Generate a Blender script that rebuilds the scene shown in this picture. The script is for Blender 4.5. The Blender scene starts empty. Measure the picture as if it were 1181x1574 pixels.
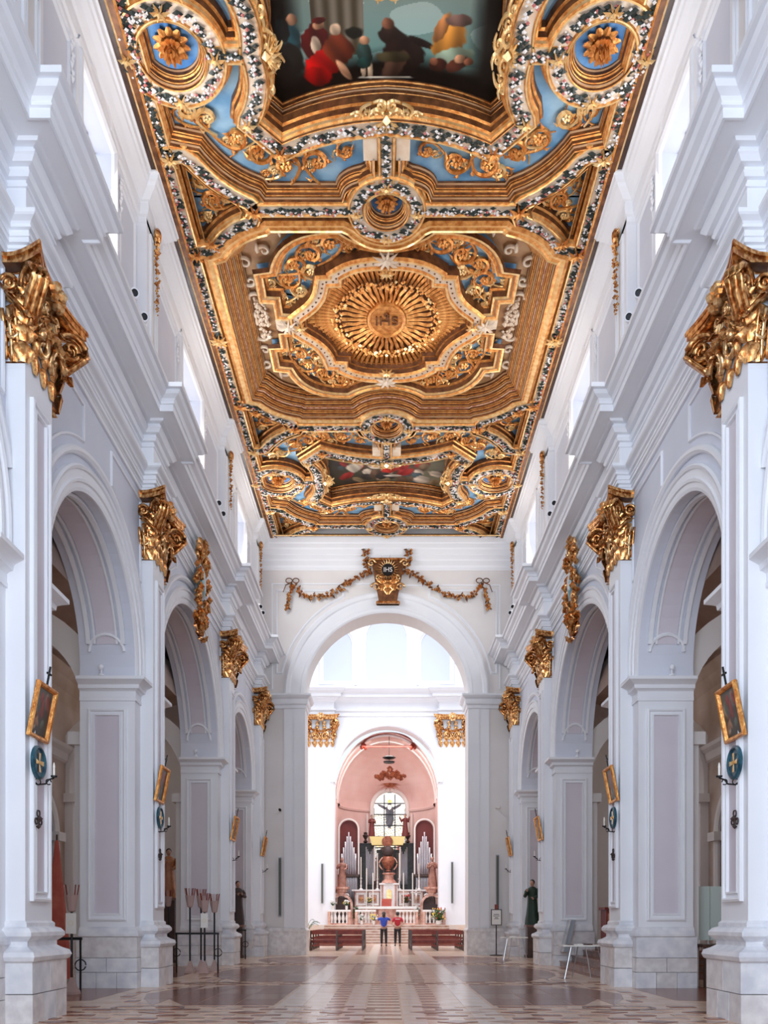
import bpy, math, random
import numpy as np
from mathutils import Vector, Matrix
random.seed(7)
PI = math.pi
scene = bpy.context.scene
C = scene.collection

# ------------------------------------------------------------ camera, sky, lights, exposure
cam_d = bpy.data.cameras.new('camera')
cam = bpy.data.objects.new('camera', cam_d); C.objects.link(cam)
cam.location = (0, 0, 1.3); cam.rotation_euler = (PI/2, 0, 0)
cam_d.sensor_fit = 'HORIZONTAL'; cam_d.sensor_width = 36
cam_d.lens = 1300/1181*36
cam_d.shift_x = (590.5-594.5)/1181
cam_d.shift_y = (1415-787)/1181
cam_d.clip_start = 0.05; cam_d.clip_end = 300
scene.camera = cam

world = bpy.data.worlds.new('sky'); scene.world = world; world.use_nodes = True
wn = world.node_tree.nodes; wn.clear()
wo = wn.new('ShaderNodeOutputWorld'); wb = wn.new('ShaderNodeBackground')
wb.inputs[0].default_value = (0.80, 0.89, 1.0, 1); wb.inputs[1].default_value = 1.5
world.node_tree.links.new(wb.outputs[0], wo.inputs[0])

def area(name, loc, rot, sx, sy, power, col=(1, 1, 1), spread=180):
    l = bpy.data.lights.new(name, 'AREA'); l.shape = 'RECTANGLE'; l.size = sx; l.size_y = sy
    l.energy = power; l.color = col; l.spread = math.radians(spread)
    o = bpy.data.objects.new(name, l); C.objects.link(o); o.location = loc; o.rotation_euler = rot
    return o
# added fill behind the camera for an unseen open front; daylight from the clerestory windows and from the dome lantern
area('added_front_fill', (-2.0, -3.5, 6.5), (PI/2, 0, math.radians(-8)), 8, 12, 2150, (0.74, 0.85, 1.0))
for yy in (14.35, 21.2, 28.25):
    for s in (-1, 1):
        area('window_daylight', (s*5.02, yy, 13.85), (0, s*math.radians(78), 0), 1.9, 1.5, (170 if s < 0 else 95)*(1.5 if yy > 25 else 1), (0.94, 0.97, 1.0))
area('dome_daylight', (0, 42, 24.0), (0, 0, 0), 8, 10, 2600, (0.90, 0.94, 1.0), 120)
area('transept_daylight', (-6.9, 42, 6.0), (0, math.radians(-90), 0), 6, 7, 500, (0.95, 0.97, 1.0))
area('apse_daylight', (0, 51.0, 11.8), (math.radians(25), 0, 0), 3, 3, 380, (1.0, 0.93, 0.88))
for s in (-1, 1):
    area('aisle_daylight', (s*8.2, 20, 8.6), (0, 0, 0), 2.0, 22, 85, (1.0, 0.93, 0.86))
# warm spotlights standing in pairs on the nave cornice, turned up to the ceiling
for s in (-1, 1):
    for yy in (14.2, 21.2, 28.1):
        l = bpy.data.lights.new('cornice_spot', 'SPOT'); l.energy = 250; l.color = (1.0, 0.82, 0.62); l.spot_size = math.radians(150); l.spot_blend = 1.0; l.shadow_soft_size = .15
        o = bpy.data.objects.new('cornice_spot', l); C.objects.link(o); o.location = (s*3.9, yy, 11.95)
        o.rotation_euler = (0, s*math.radians(152), 0)
scene.view_settings.view_transform = 'Standard'
scene.view_settings.look = 'None'
scene.view_settings.gamma = 1.0
scene.view_settings.exposure = -0.36
scene.view_settings.use_curve_mapping = False
scene.cycles.use_denoising = True
scene.cycles.max_bounces = 7
scene.cycles.diffuse_bounces = 5
scene.cycles.glossy_bounces = 3
scene.cycles.caustics_reflective = False
scene.cycles.caustics_refractive = False
scene.cycles.sample_clamp_indirect = 6

# ------------------------------------------------------------ materials
MATS = {}
def mat(name, col, rough=0.6, metal=0.0, col2=None, nscale=3.0, bump=0.0, bscale=30.0, emit=None, estr=1.0, spec=None, lo=0.35, hi=0.65, alpha=None):
    m = bpy.data.materials.new(name); m.use_nodes = True
    nt = m.node_tree; N = nt.nodes; L = nt.links
    b = N['Principled BSDF']
    b.inputs['Base Color'].default_value = (*col, 1)
    b.inputs['Roughness'].default_value = rough
    b.inputs['Metallic'].default_value = metal
    if spec is not None: b.inputs['Specular IOR Level'].default_value = spec
    if col2 is not None or bump:
        tc = N.new('ShaderNodeTexCoord')
    if col2 is not None:
        n = N.new('ShaderNodeTexNoise'); n.inputs['Scale'].default_value = nscale; n.inputs['Detail'].default_value = 6
        r = N.new('ShaderNodeValToRGB')
        r.color_ramp.elements[0].position = lo; r.color_ramp.elements[1].position = hi
        r.color_ramp.elements[0].color = (*col, 1); r.color_ramp.elements[1].color = (*col2, 1)
        L.new(tc.outputs['Object'], n.inputs['Vector']); L.new(n.outputs['Fac'], r.inputs[0]); L.new(r.outputs[0], b.inputs['Base Color'])
    if bump:
        n2 = N.new('ShaderNodeTexNoise'); n2.inputs['Scale'].default_value = bscale; n2.inputs['Detail'].default_value = 4
        bp = N.new('ShaderNodeBump'); bp.inputs['Strength'].default_value = bump; bp.inputs['Distance'].default_value = 0.02
        L.new(tc.outputs['Object'], n2.inputs['Vector']); L.new(n2.outputs['Fac'], bp.inputs['Height']); L.new(bp.outputs[0], b.inputs['Normal'])
    if emit is not None:
        b.inputs['Emission Color'].default_value = (*emit, 1); b.inputs['Emission Strength'].default_value = estr
    if alpha is not None: b.inputs['Alpha'].default_value = alpha
    MATS[name] = m
    return m
def vcol_mat(name, rough=0.5, emit=0.0):
    m = bpy.data.materials.new(name); m.use_nodes = True
    N = m.node_tree.nodes; L = m.node_tree.links; b = N['Principled BSDF']
    a = N.new('ShaderNodeAttribute'); a.attribute_name = 'paint'
    L.new(a.outputs['Color'], b.inputs['Base Color']); b.inputs['Roughness'].default_value = rough
    if emit:
        L.new(a.outputs['Color'], b.inputs['Emission Color']); b.inputs['Emission Strength'].default_value = emit
    MATS[name] = m
    return m
WHITE = mat('white_plaster', (0.82, 0.83, 0.87), 0.5, col2=(0.85, 0.86, 0.89), nscale=1.2)
WALL = mat('blue_white_plaster', (0.64, 0.67, 0.76), 0.6, col2=(0.69, 0.71, 0.79), nscale=0.9)
BRONZE = mat('deep_gilding', (0.40, 0.13, 0.03), 0.27, 0.85, col2=(0.95, 0.55, 0.22), nscale=14.0, lo=.42, hi=.62)
LILAC = mat('lilac_plaster', (0.66, 0.60, 0.66), 0.6, col2=(0.70, 0.65, 0.70), nscale=0.8)
CREAMW = mat('cream_plaster', (0.74, 0.70, 0.68), 0.6, col2=(0.78, 0.75, 0.73), nscale=0.8)
BEIGE = mat('beige_plaster', (0.40, 0.28, 0.21), 0.7, col2=(0.58, 0.47, 0.42), nscale=0.7)
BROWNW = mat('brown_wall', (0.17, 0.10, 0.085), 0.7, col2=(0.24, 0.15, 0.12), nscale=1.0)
PINK = mat('pink_plaster', (0.72, 0.47, 0.43), 0.6, col2=(0.76, 0.55, 0.52), nscale=0.7)
STONE = mat('grey_marble', (0.66, 0.67, 0.72), 0.4, col2=(0.84, 0.84, 0.86), nscale=4.0, bump=0.15, bscale=9)
STONE2 = mat('warm_marble', (0.64, 0.60, 0.60), 0.4, col2=(0.82, 0.79, 0.78), nscale=6.0, bump=0.15, bscale=9)
GOLD = mat('gilding', (0.60, 0.19, 0.035), 0.30, 0.6, col2=(0.95, 0.47, 0.14), nscale=9.0, bump=0.5, bscale=40)
GOLDB = mat('bright_gilding', (0.85, 0.48, 0.16), 0.32, 0.55, col2=(1.0, 0.74, 0.38), nscale=9.0)
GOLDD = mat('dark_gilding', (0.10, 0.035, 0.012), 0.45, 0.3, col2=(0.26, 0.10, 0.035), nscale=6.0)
CREAM = mat('cream_paint', (0.78, 0.60, 0.44), 0.5, col2=(0.86, 0.74, 0.60), nscale=4.0)
OCHRE = mat('ochre_panel', (0.40, 0.20, 0.09), 0.5, col2=(0.52, 0.31, 0.16), nscale=2.2)
BLUE = mat('blue_panel', (0.15, 0.36, 0.62), 0.5, col2=(0.38, 0.62, 0.82), nscale=2.0)
DEEPBLUE = mat('deep_blue', (0.05, 0.20, 0.52), 0.5, col2=(0.16, 0.36, 0.66), nscale=3.0)
LEAFG = mat('dark_leaf', (0.015, 0.025, 0.02), 0.5)
PETAL = mat('white_petal', (0.80, 0.76, 0.74), 0.5)
ROSE = mat('rose_petal', (0.50, 0.14, 0.12), 0.5)
IRON = mat('black_iron', (0.02, 0.02, 0.022), 0.4, 0.6)
WOOD = mat('red_wood', (0.17, 0.016, 0.008), 0.45, col2=(0.27, 0.04, 0.02), nscale=5.0)
DWOOD = mat('dark_wood', (0.05, 0.025, 0.018), 0.35, col2=(0.09, 0.045, 0.03), nscale=5.0)
METAL = mat('grey_metal', (0.55, 0.56, 0.58), 0.3, 0.9)
TIN = mat('organ_tin', (0.62, 0.62, 0.66), 0.3, 0.7)
FCREAM = mat('cream_floor_stone', (0.60, 0.42, 0.30), 0.22, col2=(0.72, 0.54, 0.42), nscale=2.5)
FBROWN = mat('brown_floor_stone', (0.17, 0.055, 0.03), 0.2, col2=(0.26, 0.10, 0.06), nscale=3.0)
FLIGHT = mat('pale_floor_stone', (0.72, 0.55, 0.44), 0.2, col2=(0.74, 0.66, 0.60), nscale=3.0)
FMID = mat('tan_floor_stone', (0.34, 0.18, 0.12), 0.18, col2=(0.52, 0.36, 0.28), nscale=3.0)
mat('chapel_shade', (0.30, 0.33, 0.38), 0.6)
WINGLASS = mat('window_glass', (0.92, 0.95, 1.0), 0.35, emit=(0.9, 0.95, 1.0), estr=1.3)
PEACH = mat('peach_fascia', (0.62, 0.36, 0.24), 0.5, col2=(0.42, 0.14, 0.07), nscale=9, lo=.5, hi=.6)
PAINT = vcol_mat('oil_paint', 0.45)

# ------------------------------------------------------------ mesh helpers
class MB:
    def __init__(s): s.v = []; s.f = []; s.m = []
    def add(s, vs, fs, mi=0):
        o = len(s.v); s.v.extend(vs)
        s.f.extend([tuple(i+o for i in f) for f in fs])
        s.m.extend([mi]*len(fs) if isinstance(mi, int) else mi)
    def box(s, x0, x1, y0, y1, z0, z1, mi=0):
        s.add([(x0,y0,z0),(x1,y0,z0),(x1,y1,z0),(x0,y1,z0),(x0,y0,z1),(x1,y0,z1),(x1,y1,z1),(x0,y1,z1)],
              [(0,3,2,1),(4,5,6,7),(0,1,5,4),(1,2,6,5),(2,3,7,6),(3,0,4,7)], mi)
    def sweep(s, path, prof, place=None, closed=False, mi=0, pclosed=False):
        P = np.array(path, float); n = len(P)
        if closed: d1 = P-np.roll(P, 1, 0); d2 = np.roll(P, -1, 0)-P
        else:
            d2 = np.vstack([P[1:]-P[:-1], P[-1:]-P[-2:-1]]); d1 = np.vstack([P[1:2]-P[:1], P[1:]-P[:-1]])
        d1 /= np.maximum(np.linalg.norm(d1, axis=1)[:, None], 1e-9); d2 /= np.maximum(np.linalg.norm(d2, axis=1)[:, None], 1e-9)
        n1 = np.stack([-d1[:,1], d1[:,0]], 1); n2 = np.stack([-d2[:,1], d2[:,0]], 1)
        k = 1+(n1*n2).sum(1); k = np.maximum(k, 0.35)
        nn = (n1+n2)/k[:, None]
        vs = []
        for i in range(n):
            for d, h in prof:
                u = P[i,0]+nn[i,0]*d; w = P[i,1]+nn[i,1]*d
                vs.append(place(u, w, h) if place else (u, w, h))
        m = len(prof); fs = []; ms = []
        mm = m if pclosed else m-1
        for i in range(n if closed else n-1):
            j = (i+1) % n
            for q in range(mm):
                r = (q+1) % m
                fs.append((i*m+q, j*m+q, j*m+r, i*m+r)); ms.append(mi if isinstance(mi, int) else mi[q])
        s.add(vs, fs, ms)
    def tube(s, pts, r, n=6, mi=0, taper=None, cap=True):
        P = [Vector(p) for p in pts]; N = len(P); vs = []; up = Vector((0, 0, 1))
        for i in range(N):
            t = (P[min(i+1, N-1)]-P[max(i-1, 0)])
            t = t.normalized() if t.length > 1e-9 else Vector((0, 0, 1))
            a = t.cross(up)
            if a.length < 0.05: a = t.cross(Vector((0, 1, 0)))
            a.normalize(); b = t.cross(a)
            rr = r*(taper[i] if taper else 1.0)
            for k in range(n):
                th = 2*PI*k/n; vs.append(tuple(P[i]+a*(rr*math.cos(th))+b*(rr*math.sin(th))))
        fs = [(i*n+k, i*n+(k+1)%n, (i+1)*n+(k+1)%n, (i+1)*n+k) for i in range(N-1) for k in range(n)]
        if cap: fs += [tuple(range(n-1, -1, -1)), tuple((N-1)*n+k for k in range(n))]
        s.add(vs, fs, mi)
    def lathe(s, prof, c=(0,0,0), n=16, mi=0, a0=0, a1=2*PI, sx=1, sy=1):
        full = abs(a1-a0-2*PI) < 1e-6; k = n if full else n+1
        vs = [(c[0]+r*sx*math.cos(a0+(a1-a0)*i/n), c[1]+r*sy*math.sin(a0+(a1-a0)*i/n), c[2]+z) for i in range(k) for r, z in prof]
        m = len(prof)
        fs = [(i*m+q, ((i+1)%k)*m+q, ((i+1)%k)*m+q+1, i*m+q+1) for i in range(n) for q in range(m-1)]
        s.add(vs, fs, mi)
    def blob(s, c, r, mi=0, sq=(1,1,1)):
        # cheap octahedral blob
        x, y, z = c; a, b, d = r*sq[0], r*sq[1], r*sq[2]
        s.add([(x+a,y,z),(x,y+b,z),(x-a,y,z),(x,y-b,z),(x,y,z+d),(x,y,z-d)],
              [(0,1,4),(1,2,4),(2,3,4),(3,0,4),(1,0,5),(2,1,5),(3,2,5),(0,3,5)], mi)
    def sphere(s, c, r, mi=0, sq=(1,1,1), n=10, m=6):
        vs = []; fs = []
        for i in range(m+1):
            t = PI*i/m
            for k in range(n):
                p = 2*PI*k/n; vs.append((c[0]+r*sq[0]*math.sin(t)*math.cos(p), c[1]+r*sq[1]*math.sin(t)*math.sin(p), c[2]+r*sq[2]*math.cos(t)))
        for i in range(m):
            for k in range(n): fs.append((i*n+k, (i+1)*n+k, (i+1)*n+(k+1)%n, i*n+(k+1)%n))
        s.add(vs, fs, mi)
    def ngon(s, pts, mi=0): s.add(list(pts), [tuple(range(len(pts)))], mi)
    def prism(s, pts, place, h0, h1, mi=0):
        # 2D polygon extruded between two heights
        n = len(pts); vs = [place(u, v, h0) for u, v in pts]+[place(u, v, h1) for u, v in pts]
        s.add(vs, [tuple(range(n)), tuple(range(2*n-1, n-1, -1))]+[(i, (i+1)%n, n+(i+1)%n, n+i) for i in range(n)], mi)
    def merge(s, o, M=None, mi=None):
        vs = o.v if M is None else [tuple(M @ Vector(v)) for v in o.v]
        s.add(vs, o.f, list(o.m) if mi is None else mi)
    def mesh(s, name, mats, smooth=False):
        me = bpy.data.meshes.new(name)
        me.from_pydata(s.v, [], s.f)
        for m in (mats if isinstance(mats, (list, tuple)) else [mats]): me.materials.append(m)
        if any(s.m): me.polygons.foreach_set('material_index', s.m)
        if smooth: me.polygons.foreach_set('use_smooth', [True]*len(s.f))
        me.update(); return me
    def build(s, name, mats, parent=None, smooth=False, loc=None, kind=None, label=None):
        return inst(s.mesh(name, mats, smooth), name, parent, loc, kind=kind, label=label)
def inst(me, name, parent=None, loc=None, rot=None, scale=None, kind=None, label=None):
    o = bpy.data.objects.new(name, me); C.objects.link(o)
    if parent is not None: o.parent = parent
    if loc is not None: o.location = loc
    if rot is not None: o.rotation_euler = rot
    if scale is not None: o.scale = scale if hasattr(scale, '__len__') else (scale,)*3
    if kind: o['kind'] = kind
    if label: o['label'] = label
    return o
def tag(o, label=None, cat=None, group=None, kind=None):
    if label: o['label'] = label
    if cat: o['category'] = cat
    if group: o['group'] = group
    if kind: o['kind'] = kind
    return o
def empty(name, loc=(0,0,0), rot=(0,0,0), label=None, cat=None, group=None, kind=None):
    o = bpy.data.objects.new(name, None); C.objects.link(o); o.location = loc; o.rotation_euler = rot
    return tag(o, label, cat, group, kind)
def copy_tree(src, parent=None):
    c = src.copy(); C.objects.link(c)
    if parent is not None: c.parent = parent
    for ch in src.children: copy_tree(ch, c)
    return c
def arc(cx, cy, r, a0, a1, n=12, ry=None):
    ry = r if ry is None else ry
    return [(cx+r*math.cos(math.radians(a0+(a1-a0)*i/n)), cy+ry*math.sin(math.radians(a0+(a1-a0)*i/n))) for i in range(n+1)]
def bez(p0, p1, p2, n=8):
    return [((1-t)**2*p0[0]+2*t*(1-t)*p1[0]+t*t*p2[0], (1-t)**2*p0[1]+2*t*(1-t)*p1[1]+t*t*p2[1]) for t in [i/n for i in range(n+1)]]
def dedupe(p):
    o = [p[0]]
    for q in p[1:]:
        if abs(q[0]-o[-1][0])+abs(q[1]-o[-1][1]) > 1e-4: o.append(q)
    return o
def rect(u0, u1, v0, v1): return [(u0,v0),(u1,v0),(u1,v1),(u0,v1)]
# moulded frame profile (d inward, h proud) used for recessed panels
FRAME = [(0,0),(0,.05),(.03,.06),(.05,.05),(.06,.02),(.10,.02),(.11,.045),(.13,.045),(.14,0.0)]

def leaf_mesh(w, h, curl=0.35, n=6):
    """acanthus leaf standing in the YZ plane, bulging to +X: folded pointed lobes on a midrib"""
    b = MB()
    def c(t):
        z = h*(math.sin(min(t, .82)/.82*PI/2)) if t < .82 else h*(1-(t-.82)*.9)
        return (0.03*h+curl*h*t**2.4, z)
    for i in range(n):
        t0, t1 = i/n, (i+1)/n; x0, z0 = c(t0); x1, z1 = c(t1); tm = (t0+t1)/2; xm, zm = c(tm)
        ww = w*.5*(1.0-.55*tm**2.2)*(0.8+.35*math.sin(PI*tm))
        for sg in (-1, 1):
            tip = (xm-.03*h+.05*h*tm, sg*ww, zm+.13*h*(1-tm*.9)); r0 = (x0+.05*h, 0, z0); r1 = (x1+.05*h, 0, z1)
            mid = (xm+.075*h, sg*ww*.5, zm+.06*h); v0 = (x0-.01*h, sg*ww*.36, z0+.02*h); v1 = (x1-.01*h, sg*ww*.36, z1+.0*h)
            sd = (xm-.02*h, sg*ww*.82, zm-.01*h)
            b.add([r0, r1, v0, v1, mid, tip, sd], [(0,2,4),(0,4,1),(1,4,3),(3,4,5),(4,2,6),(4,6,5)])
    return b
def spiral_pts(r0, turns=1.6, n=22, r1=0.12, sgn=1):
    out = []
    for i in range(n+1):
        t = i/n; r = r0*(1-t)**1.1+r0*r1*t; a = sgn*2*PI*turns*t
        out.append((r*math.cos(a), r*math.sin(a)))
    return out
def scroll_mb(sgn=1, r=0.22, tail=0.55, leaves=6, thick=0.03, flower=True):
    """flat acanthus scroll in XY (relief towards -Z)"""
    b = MB()
    sp = spiral_pts(r, 1.35, 20, 0.15, sgn)
    st = [(r+0.0, -sgn*tail*(1-t)) for t in (0, .25, .5, .75)]
    st = [(x - 0.35*tail*((1-i/4)**2), y) for i, (x, y) in enumerate(st)]
    pts = st+sp
    b.tube([(x, y, -thick) for x, y in pts], thick, 5, taper=[0.6+0.7*min(1, i/8) if i < 14 else 1.1-0.02*i for i in range(len(pts))])
    L = len(pts)
    for q in range(leaves):
        i = 2+int(q*(L-8)/leaves); x, y = pts[i]; x2, y2 = pts[i+1]
        tx, ty = x2-x, y2-y; l = math.hypot(tx, ty) or 1; tx /= l; ty /= l
        side = 1 if q % 2 else -1
        nx, ny = -ty*side, tx*side; s_ = r*(0.55 if side*sgn < 0 else 0.33)
        a = (x, y, -thick*0.8); m1 = (x+tx*s_*.6+nx*s_*.25, y+ty*s_*.6+ny*s_*.25, -thick*2.2)
        m2 = (x+tx*s_*.15+nx*s_*.55, y+ty*s_*.15+ny*s_*.55, -thick*2.0); e = (x+tx*s_*.9+nx*s_*.9, y+ty*s_*.9+ny*s_*.9, -thick*0.6)
        b.add([a, m1, e, m2, (x+tx*s_*.4+nx*s_*.4, y+ty*s_*.4+ny*s_*.4, -thick*3)], [(0,1,4),(1,2,4),(2,3,4),(3,0,4)])
    if flower:
        for k in range(5):
            a = 2*PI*k/5; b.blob((r*.28*math.cos(a), r*.28*math.sin(a), -thick*1.6), r*.2)
        b.blob((0, 0, -thick*2), r*.14)
    return b
def rosette_mb(r=0.4, n=9):
    """three tiers of pointed leaves opening downwards"""
    b = MB()
    for tier, (rr, z0, z1, k) in enumerate(((r, 0, -.18*r, n), (r*.72, -.12*r, -.5*r, n), (r*.42, -.3*r, -.85*r, 6))):
        for i in range(k):
            a = 2*PI*(i+.5*tier)/k; ca, sa = math.cos(a), math.sin(a); w = rr*.30
            p = lambda d, o, z: (ca*d-sa*o, sa*d+ca*o, z)
            b.add([p(rr*.12, 0, z0), p(rr*.55, w, z1*.7), p(rr, w*.35, z1), p(rr*1.06, 0, z1*1.25), p(rr, -w*.35, z1), p(rr*.55, -w, z1*.7), p(rr*.6, 0, z1*1.25-.05*r)],
                  [(0,1,6),(1,2,6),(2,3,6),(3,4,6),(4,5,6),(5,0,6)])
    b.blob((0, 0, -.75*r), .16*r, sq=(1, 1, 1.6)); return b
def flower_mb(r=0.1, n=5):
    b = MB()
    for i in range(n):
        a = 2*PI*i/n; b.blob((r*.6*math.cos(a), r*.6*math.sin(a), 0), r*.45, sq=(1, 1, .6))
    b.blob((0, 0, .03), r*.3); return b
mat('pale_blue_plaster', (0.58, 0.63, 0.80), 0.6)
mat('red_gilding', (0.20, 0.05, 0.03), 0.4, 0.3, col2=(0.40, 0.14, 0.07), nscale=6)
vcol_mat('lit_glass', 0.4, 1.1)
RMARB = mat('red_marble', (0.42, 0.16, 0.11), 0.3, col2=(0.72, 0.44, 0.34), nscale=3.5)
WMARB = mat('white_marble', (0.78, 0.72, 0.68), 0.3, col2=(0.86, 0.82, 0.80), nscale=4)
BMARB = mat('brown_marble', (0.10, 0.05, 0.04), 0.3, col2=(0.28, 0.14, 0.10), nscale=3)
LINEN = mat('white_linen', (0.85, 0.83, 0.78), 0.7)
WAX = mat('candle_wax', (0.88, 0.84, 0.76), 0.4)
STATUE = mat('statue_wood', (0.26, 0.11, 0.08), 0.5, col2=(0.40, 0.19, 0.14), nscale=5)
DSTAT = mat('dark_robe', (0.05, 0.03, 0.028), 0.6)
GREENL = mat('green_leaf', (0.02, 0.07, 0.025), 0.5, col2=(0.05, 0.14, 0.04), nscale=8)
YELL = mat('yellow_cloth', (0.80, 0.66, 0.28), 0.6)
FRED = mat('red_flower', (0.65, 0.05, 0.04), 0.5)
FYEL = mat('yellow_flower', (0.85, 0.62, 0.12), 0.5)
SKIN = mat('skin', (0.48, 0.27, 0.19), 0.5)
HAIR = mat('dark_hair', (0.02, 0.014, 0.012), 0.5)
BSHIRT = mat('blue_shirt', (0.03, 0.07, 0.42), 0.7)
RSHIRT = mat('red_shirt', (0.50, 0.02, 0.035), 0.7)
TROUS = mat('black_trousers', (0.012, 0.012, 0.016), 0.7)
BOARD = mat('grey_board', (0.33, 0.36, 0.40), 0.5)
GREENR = mat('green_robe', (0.012, 0.035, 0.022), 0.6)
REDCL = mat('red_cloth', (0.50, 0.07, 0.05), 0.7, col2=(0.62, 0.16, 0.11), nscale=2)
TERRA = mat('pink_cement', (0.46, 0.32, 0.29), 0.7)
mat('dark_red', (0.14, 0.02, 0.018), 0.5)
mat('black_wood', (0.012, 0.012, 0.012), 0.4, col2=(0.04, 0.035, 0.03), nscale=4)
mat('olive_grille', (0.10, 0.10, 0.075), 0.6)
mat('orange_wood', (0.42, 0.15, 0.06), 0.4, col2=(0.55, 0.24, 0.10), nscale=5)
mat('teal_enamel', (0.012, 0.05, 0.08), 0.3, col2=(0.03, 0.12, 0.16), nscale=8)
mat('pale_green', (0.62, 0.72, 0.68), 0.6)
mat('brown_floor_stone_b', (0.20, 0.085, 0.055), 0.16, col2=(0.30, 0.15, 0.10), nscale=4.0)
# ------------------------------------------------------------ the nave: measures
WO = 4.85; PO = 4.60; TH = 1.06            # wall face, pilaster face, wall thickness
PIL = [(4.75, 5.60), (10.76, 11.62), (16.65, 17.47), (24.70, 25.54), (30.70, 31.52)]
OPEN = [(6.10, 10.35, 6.20, 2.04), (12.05, 16.29, 6.18, 2.06), (17.92, 24.28, 6.05, 2.93), (25.98, 30.30, 6.15, 2.02)]
SPR = 5.95; ENT = 9.72; CORN = 11.46; CEIL = 15.75
ENDY = 32.0
SIDE = {-1: 'left', 1: 'right'}
ORD = ['nearest the camera', 'second from the camera', 'third from the camera', 'farthest, beside the great arch']

def opening_height(y, o):
    a, b_, zc, h = o; c = (a+b_)/2; r = (b_-a)/2
    return zc+h*math.sqrt(max(0, 1-((y-c)/r)**2))
walls = {}
for s in (-1, 1):
    P = lambda u, v, h, s=s: (s*u, v, h)
    w = MB()
    # upper wall with the arches, front, back and soffit
    ys = [-2.0]
    for o in OPEN:
        n = 28; c = (o[0]+o[1])/2; r = (o[1]-o[0])/2
        ys += [c-r*math.cos(PI*i/n) for i in range(n+1)]
    ys.append(ENDY)
    for i in range(len(ys)-1):
        y0, y1 = ys[i], ys[i+1]; o = next((q for q in OPEN if q[0]-1e-6 <= y0 and y1 <= q[1]+1e-6), None)
        z0 = opening_height(y0, o) if o else SPR; z1 = opening_height(y1, o) if o else SPR
        if o and abs(y0-o[0]) < 1e-6: z0 = o[2]
        if o and abs(y1-o[1]) < 1e-6: z1 = o[2]
        for X in (WO, WO+TH):
            w.add([P(X,y0,z0),P(X,y1,z1),P(X,y1,11.5),P(X,y0,11.5)], [(0,1,2,3)])
        w.add([P(WO,y0,z0),P(WO,y1,z1),P(WO+TH,y1,z1),P(WO+TH,y0,z0)], [(0,1,2,3)])
    for o in OPEN:
        for y in (o[0], o[1]):
            w.add([P(WO,y,SPR-.01),P(WO+TH,y,SPR-.01),P(WO+TH,y,o[2]),P(WO,y,o[2])], [(0,1,2,3)])
    root = w.build('wall_'+SIDE[s], WALL, kind='structure', label='white plaster nave wall with round arches on the %s' % SIDE[s])
    walls[s] = root
    # arch mouldings: archivolt on the face, soffit panels, spandrel panels
    for k, o in enumerate(OPEN):
        c = (o[0]+o[1])/2; r = (o[1]-o[0])/2; e = o[3]/r
        pth = [(o[1], SPR)]+arc(c, o[2], r, 0, 180, 36, ry=o[3])+[(o[0], SPR)]
        b = MB(); prof = [(0,0),(0,.03),(-.05,.05),(-.12,.05),(-.13,.08),(-.17,.09),(-.19,.06),(-.30,.06),(-.31,.09),(-.35,.11),(-.38,.08),(-.38,0)]
        pr = [(d, h) for d, h in prof]
        b.sweep(pth, pr, lambda u, v, h, s=s: (s*(WO-h), u, v))
        b.build('archivolt', WHITE, root, smooth=False)
        # outer raised hood, only the upper part so it clears the pilasters
        b = MB(); R2 = r+.50; a0 = math.degrees(math.acos(min(1, (r+.36)/R2)))
        b.sweep(arc(c, o[2]+.02, R2, a0, 180-a0, 30, ry=o[3]+.50), [(0,0),(0,.05),(-.04,.09),(-.09,.09),(-.12,.05),(-.12,0)], lambda u, v, h, s=s: (s*(WO-h), u, v))
        b.build('hood_moulding', WHITE, root)
        # soffit: lilac field between two raised edges
        b = MB(); f = MB()
        A = 24
        inner = arc(c, o[2], r-.012, 12, 168, A, ry=o[3]-.012)
        for X0, X1, d in ((WO+.16, WO+.24, .05), (WO+.30, WO+.34, .035), (WO+TH-.24, WO+TH-.16, .05), (WO+TH-.34, WO+TH-.30, .035)):
            b.sweep(inner, [(0,X0),(d,X0),(d,X1),(0,X1)], lambda u, v, h, s=s: (s*h, u, v))
        for q in range(A):
            (u0, v0), (u1, v1) = inner[q], inner[q+1]
            f.add([(s*(WO+.35),u0,v0),(s*(WO+TH-.35),u0,v0),(s*(WO+TH-.35),u1,v1),(s*(WO+.35),u1,v1)], [(0,1,2,3)])
        # rounded ends of the soffit panel
        for a_end, sg in ((12, 1), (168, -1)):
            pts = []
            for q in range(13):
                t = PI*q/12; X = WO+TH/2-math.cos(t)*(TH/2-.2); da = sg*(-math.sin(t)*9 + 4)*(-1)
                aa = math.radians(a_end+da); pts.append((s*X, c+(r-.03)*math.cos(aa), o[2]+(o[3]-.03)*math.sin(aa)))
            b.tube(pts, .035, 5)
        b.build('soffit_moulding', WHITE, root); f.build('soffit_panel', LILAC, root)
        # spandrel panel outlines beside the hood, up to the architrave
        b = MB()
        for sg in (-1, 1):
            aa = [math.radians(x) for x in np.linspace(28, 76, 10)]
            curve = [(c+sg*(r+.80)*math.cos(x), o[2]+(o[3]+.80)*math.sin(x)) for x in aa]
            xo = c+sg*(r+.28); top = 9.5
            pts = [p for p in curve if abs(p[0]-c) < r+.25 and p[1] < top]
            if len(pts) < 3: continue
            loop = pts+[(pts[-1][0], top), (xo, top), (xo, pts[0][1])]
            if sg > 0: loop = loop[::-1]
            b.sweep(loop, [(0,0),(0,.03),(-.03,.04),(-.05,0)], lambda u, v, h, s=s: (s*(WO-h), u, v), closed=True)
        if b.v: b.build('spandrel_panel', WHITE, root)
    # piers below the springing: shaft, panels, impost, plinth of stone blocks
    bounds = [(-2.0, OPEN[0][0])]+[(OPEN[i][1], OPEN[i+1][0]) for i in range(3)]+[(OPEN[3][1], ENDY)]
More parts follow.
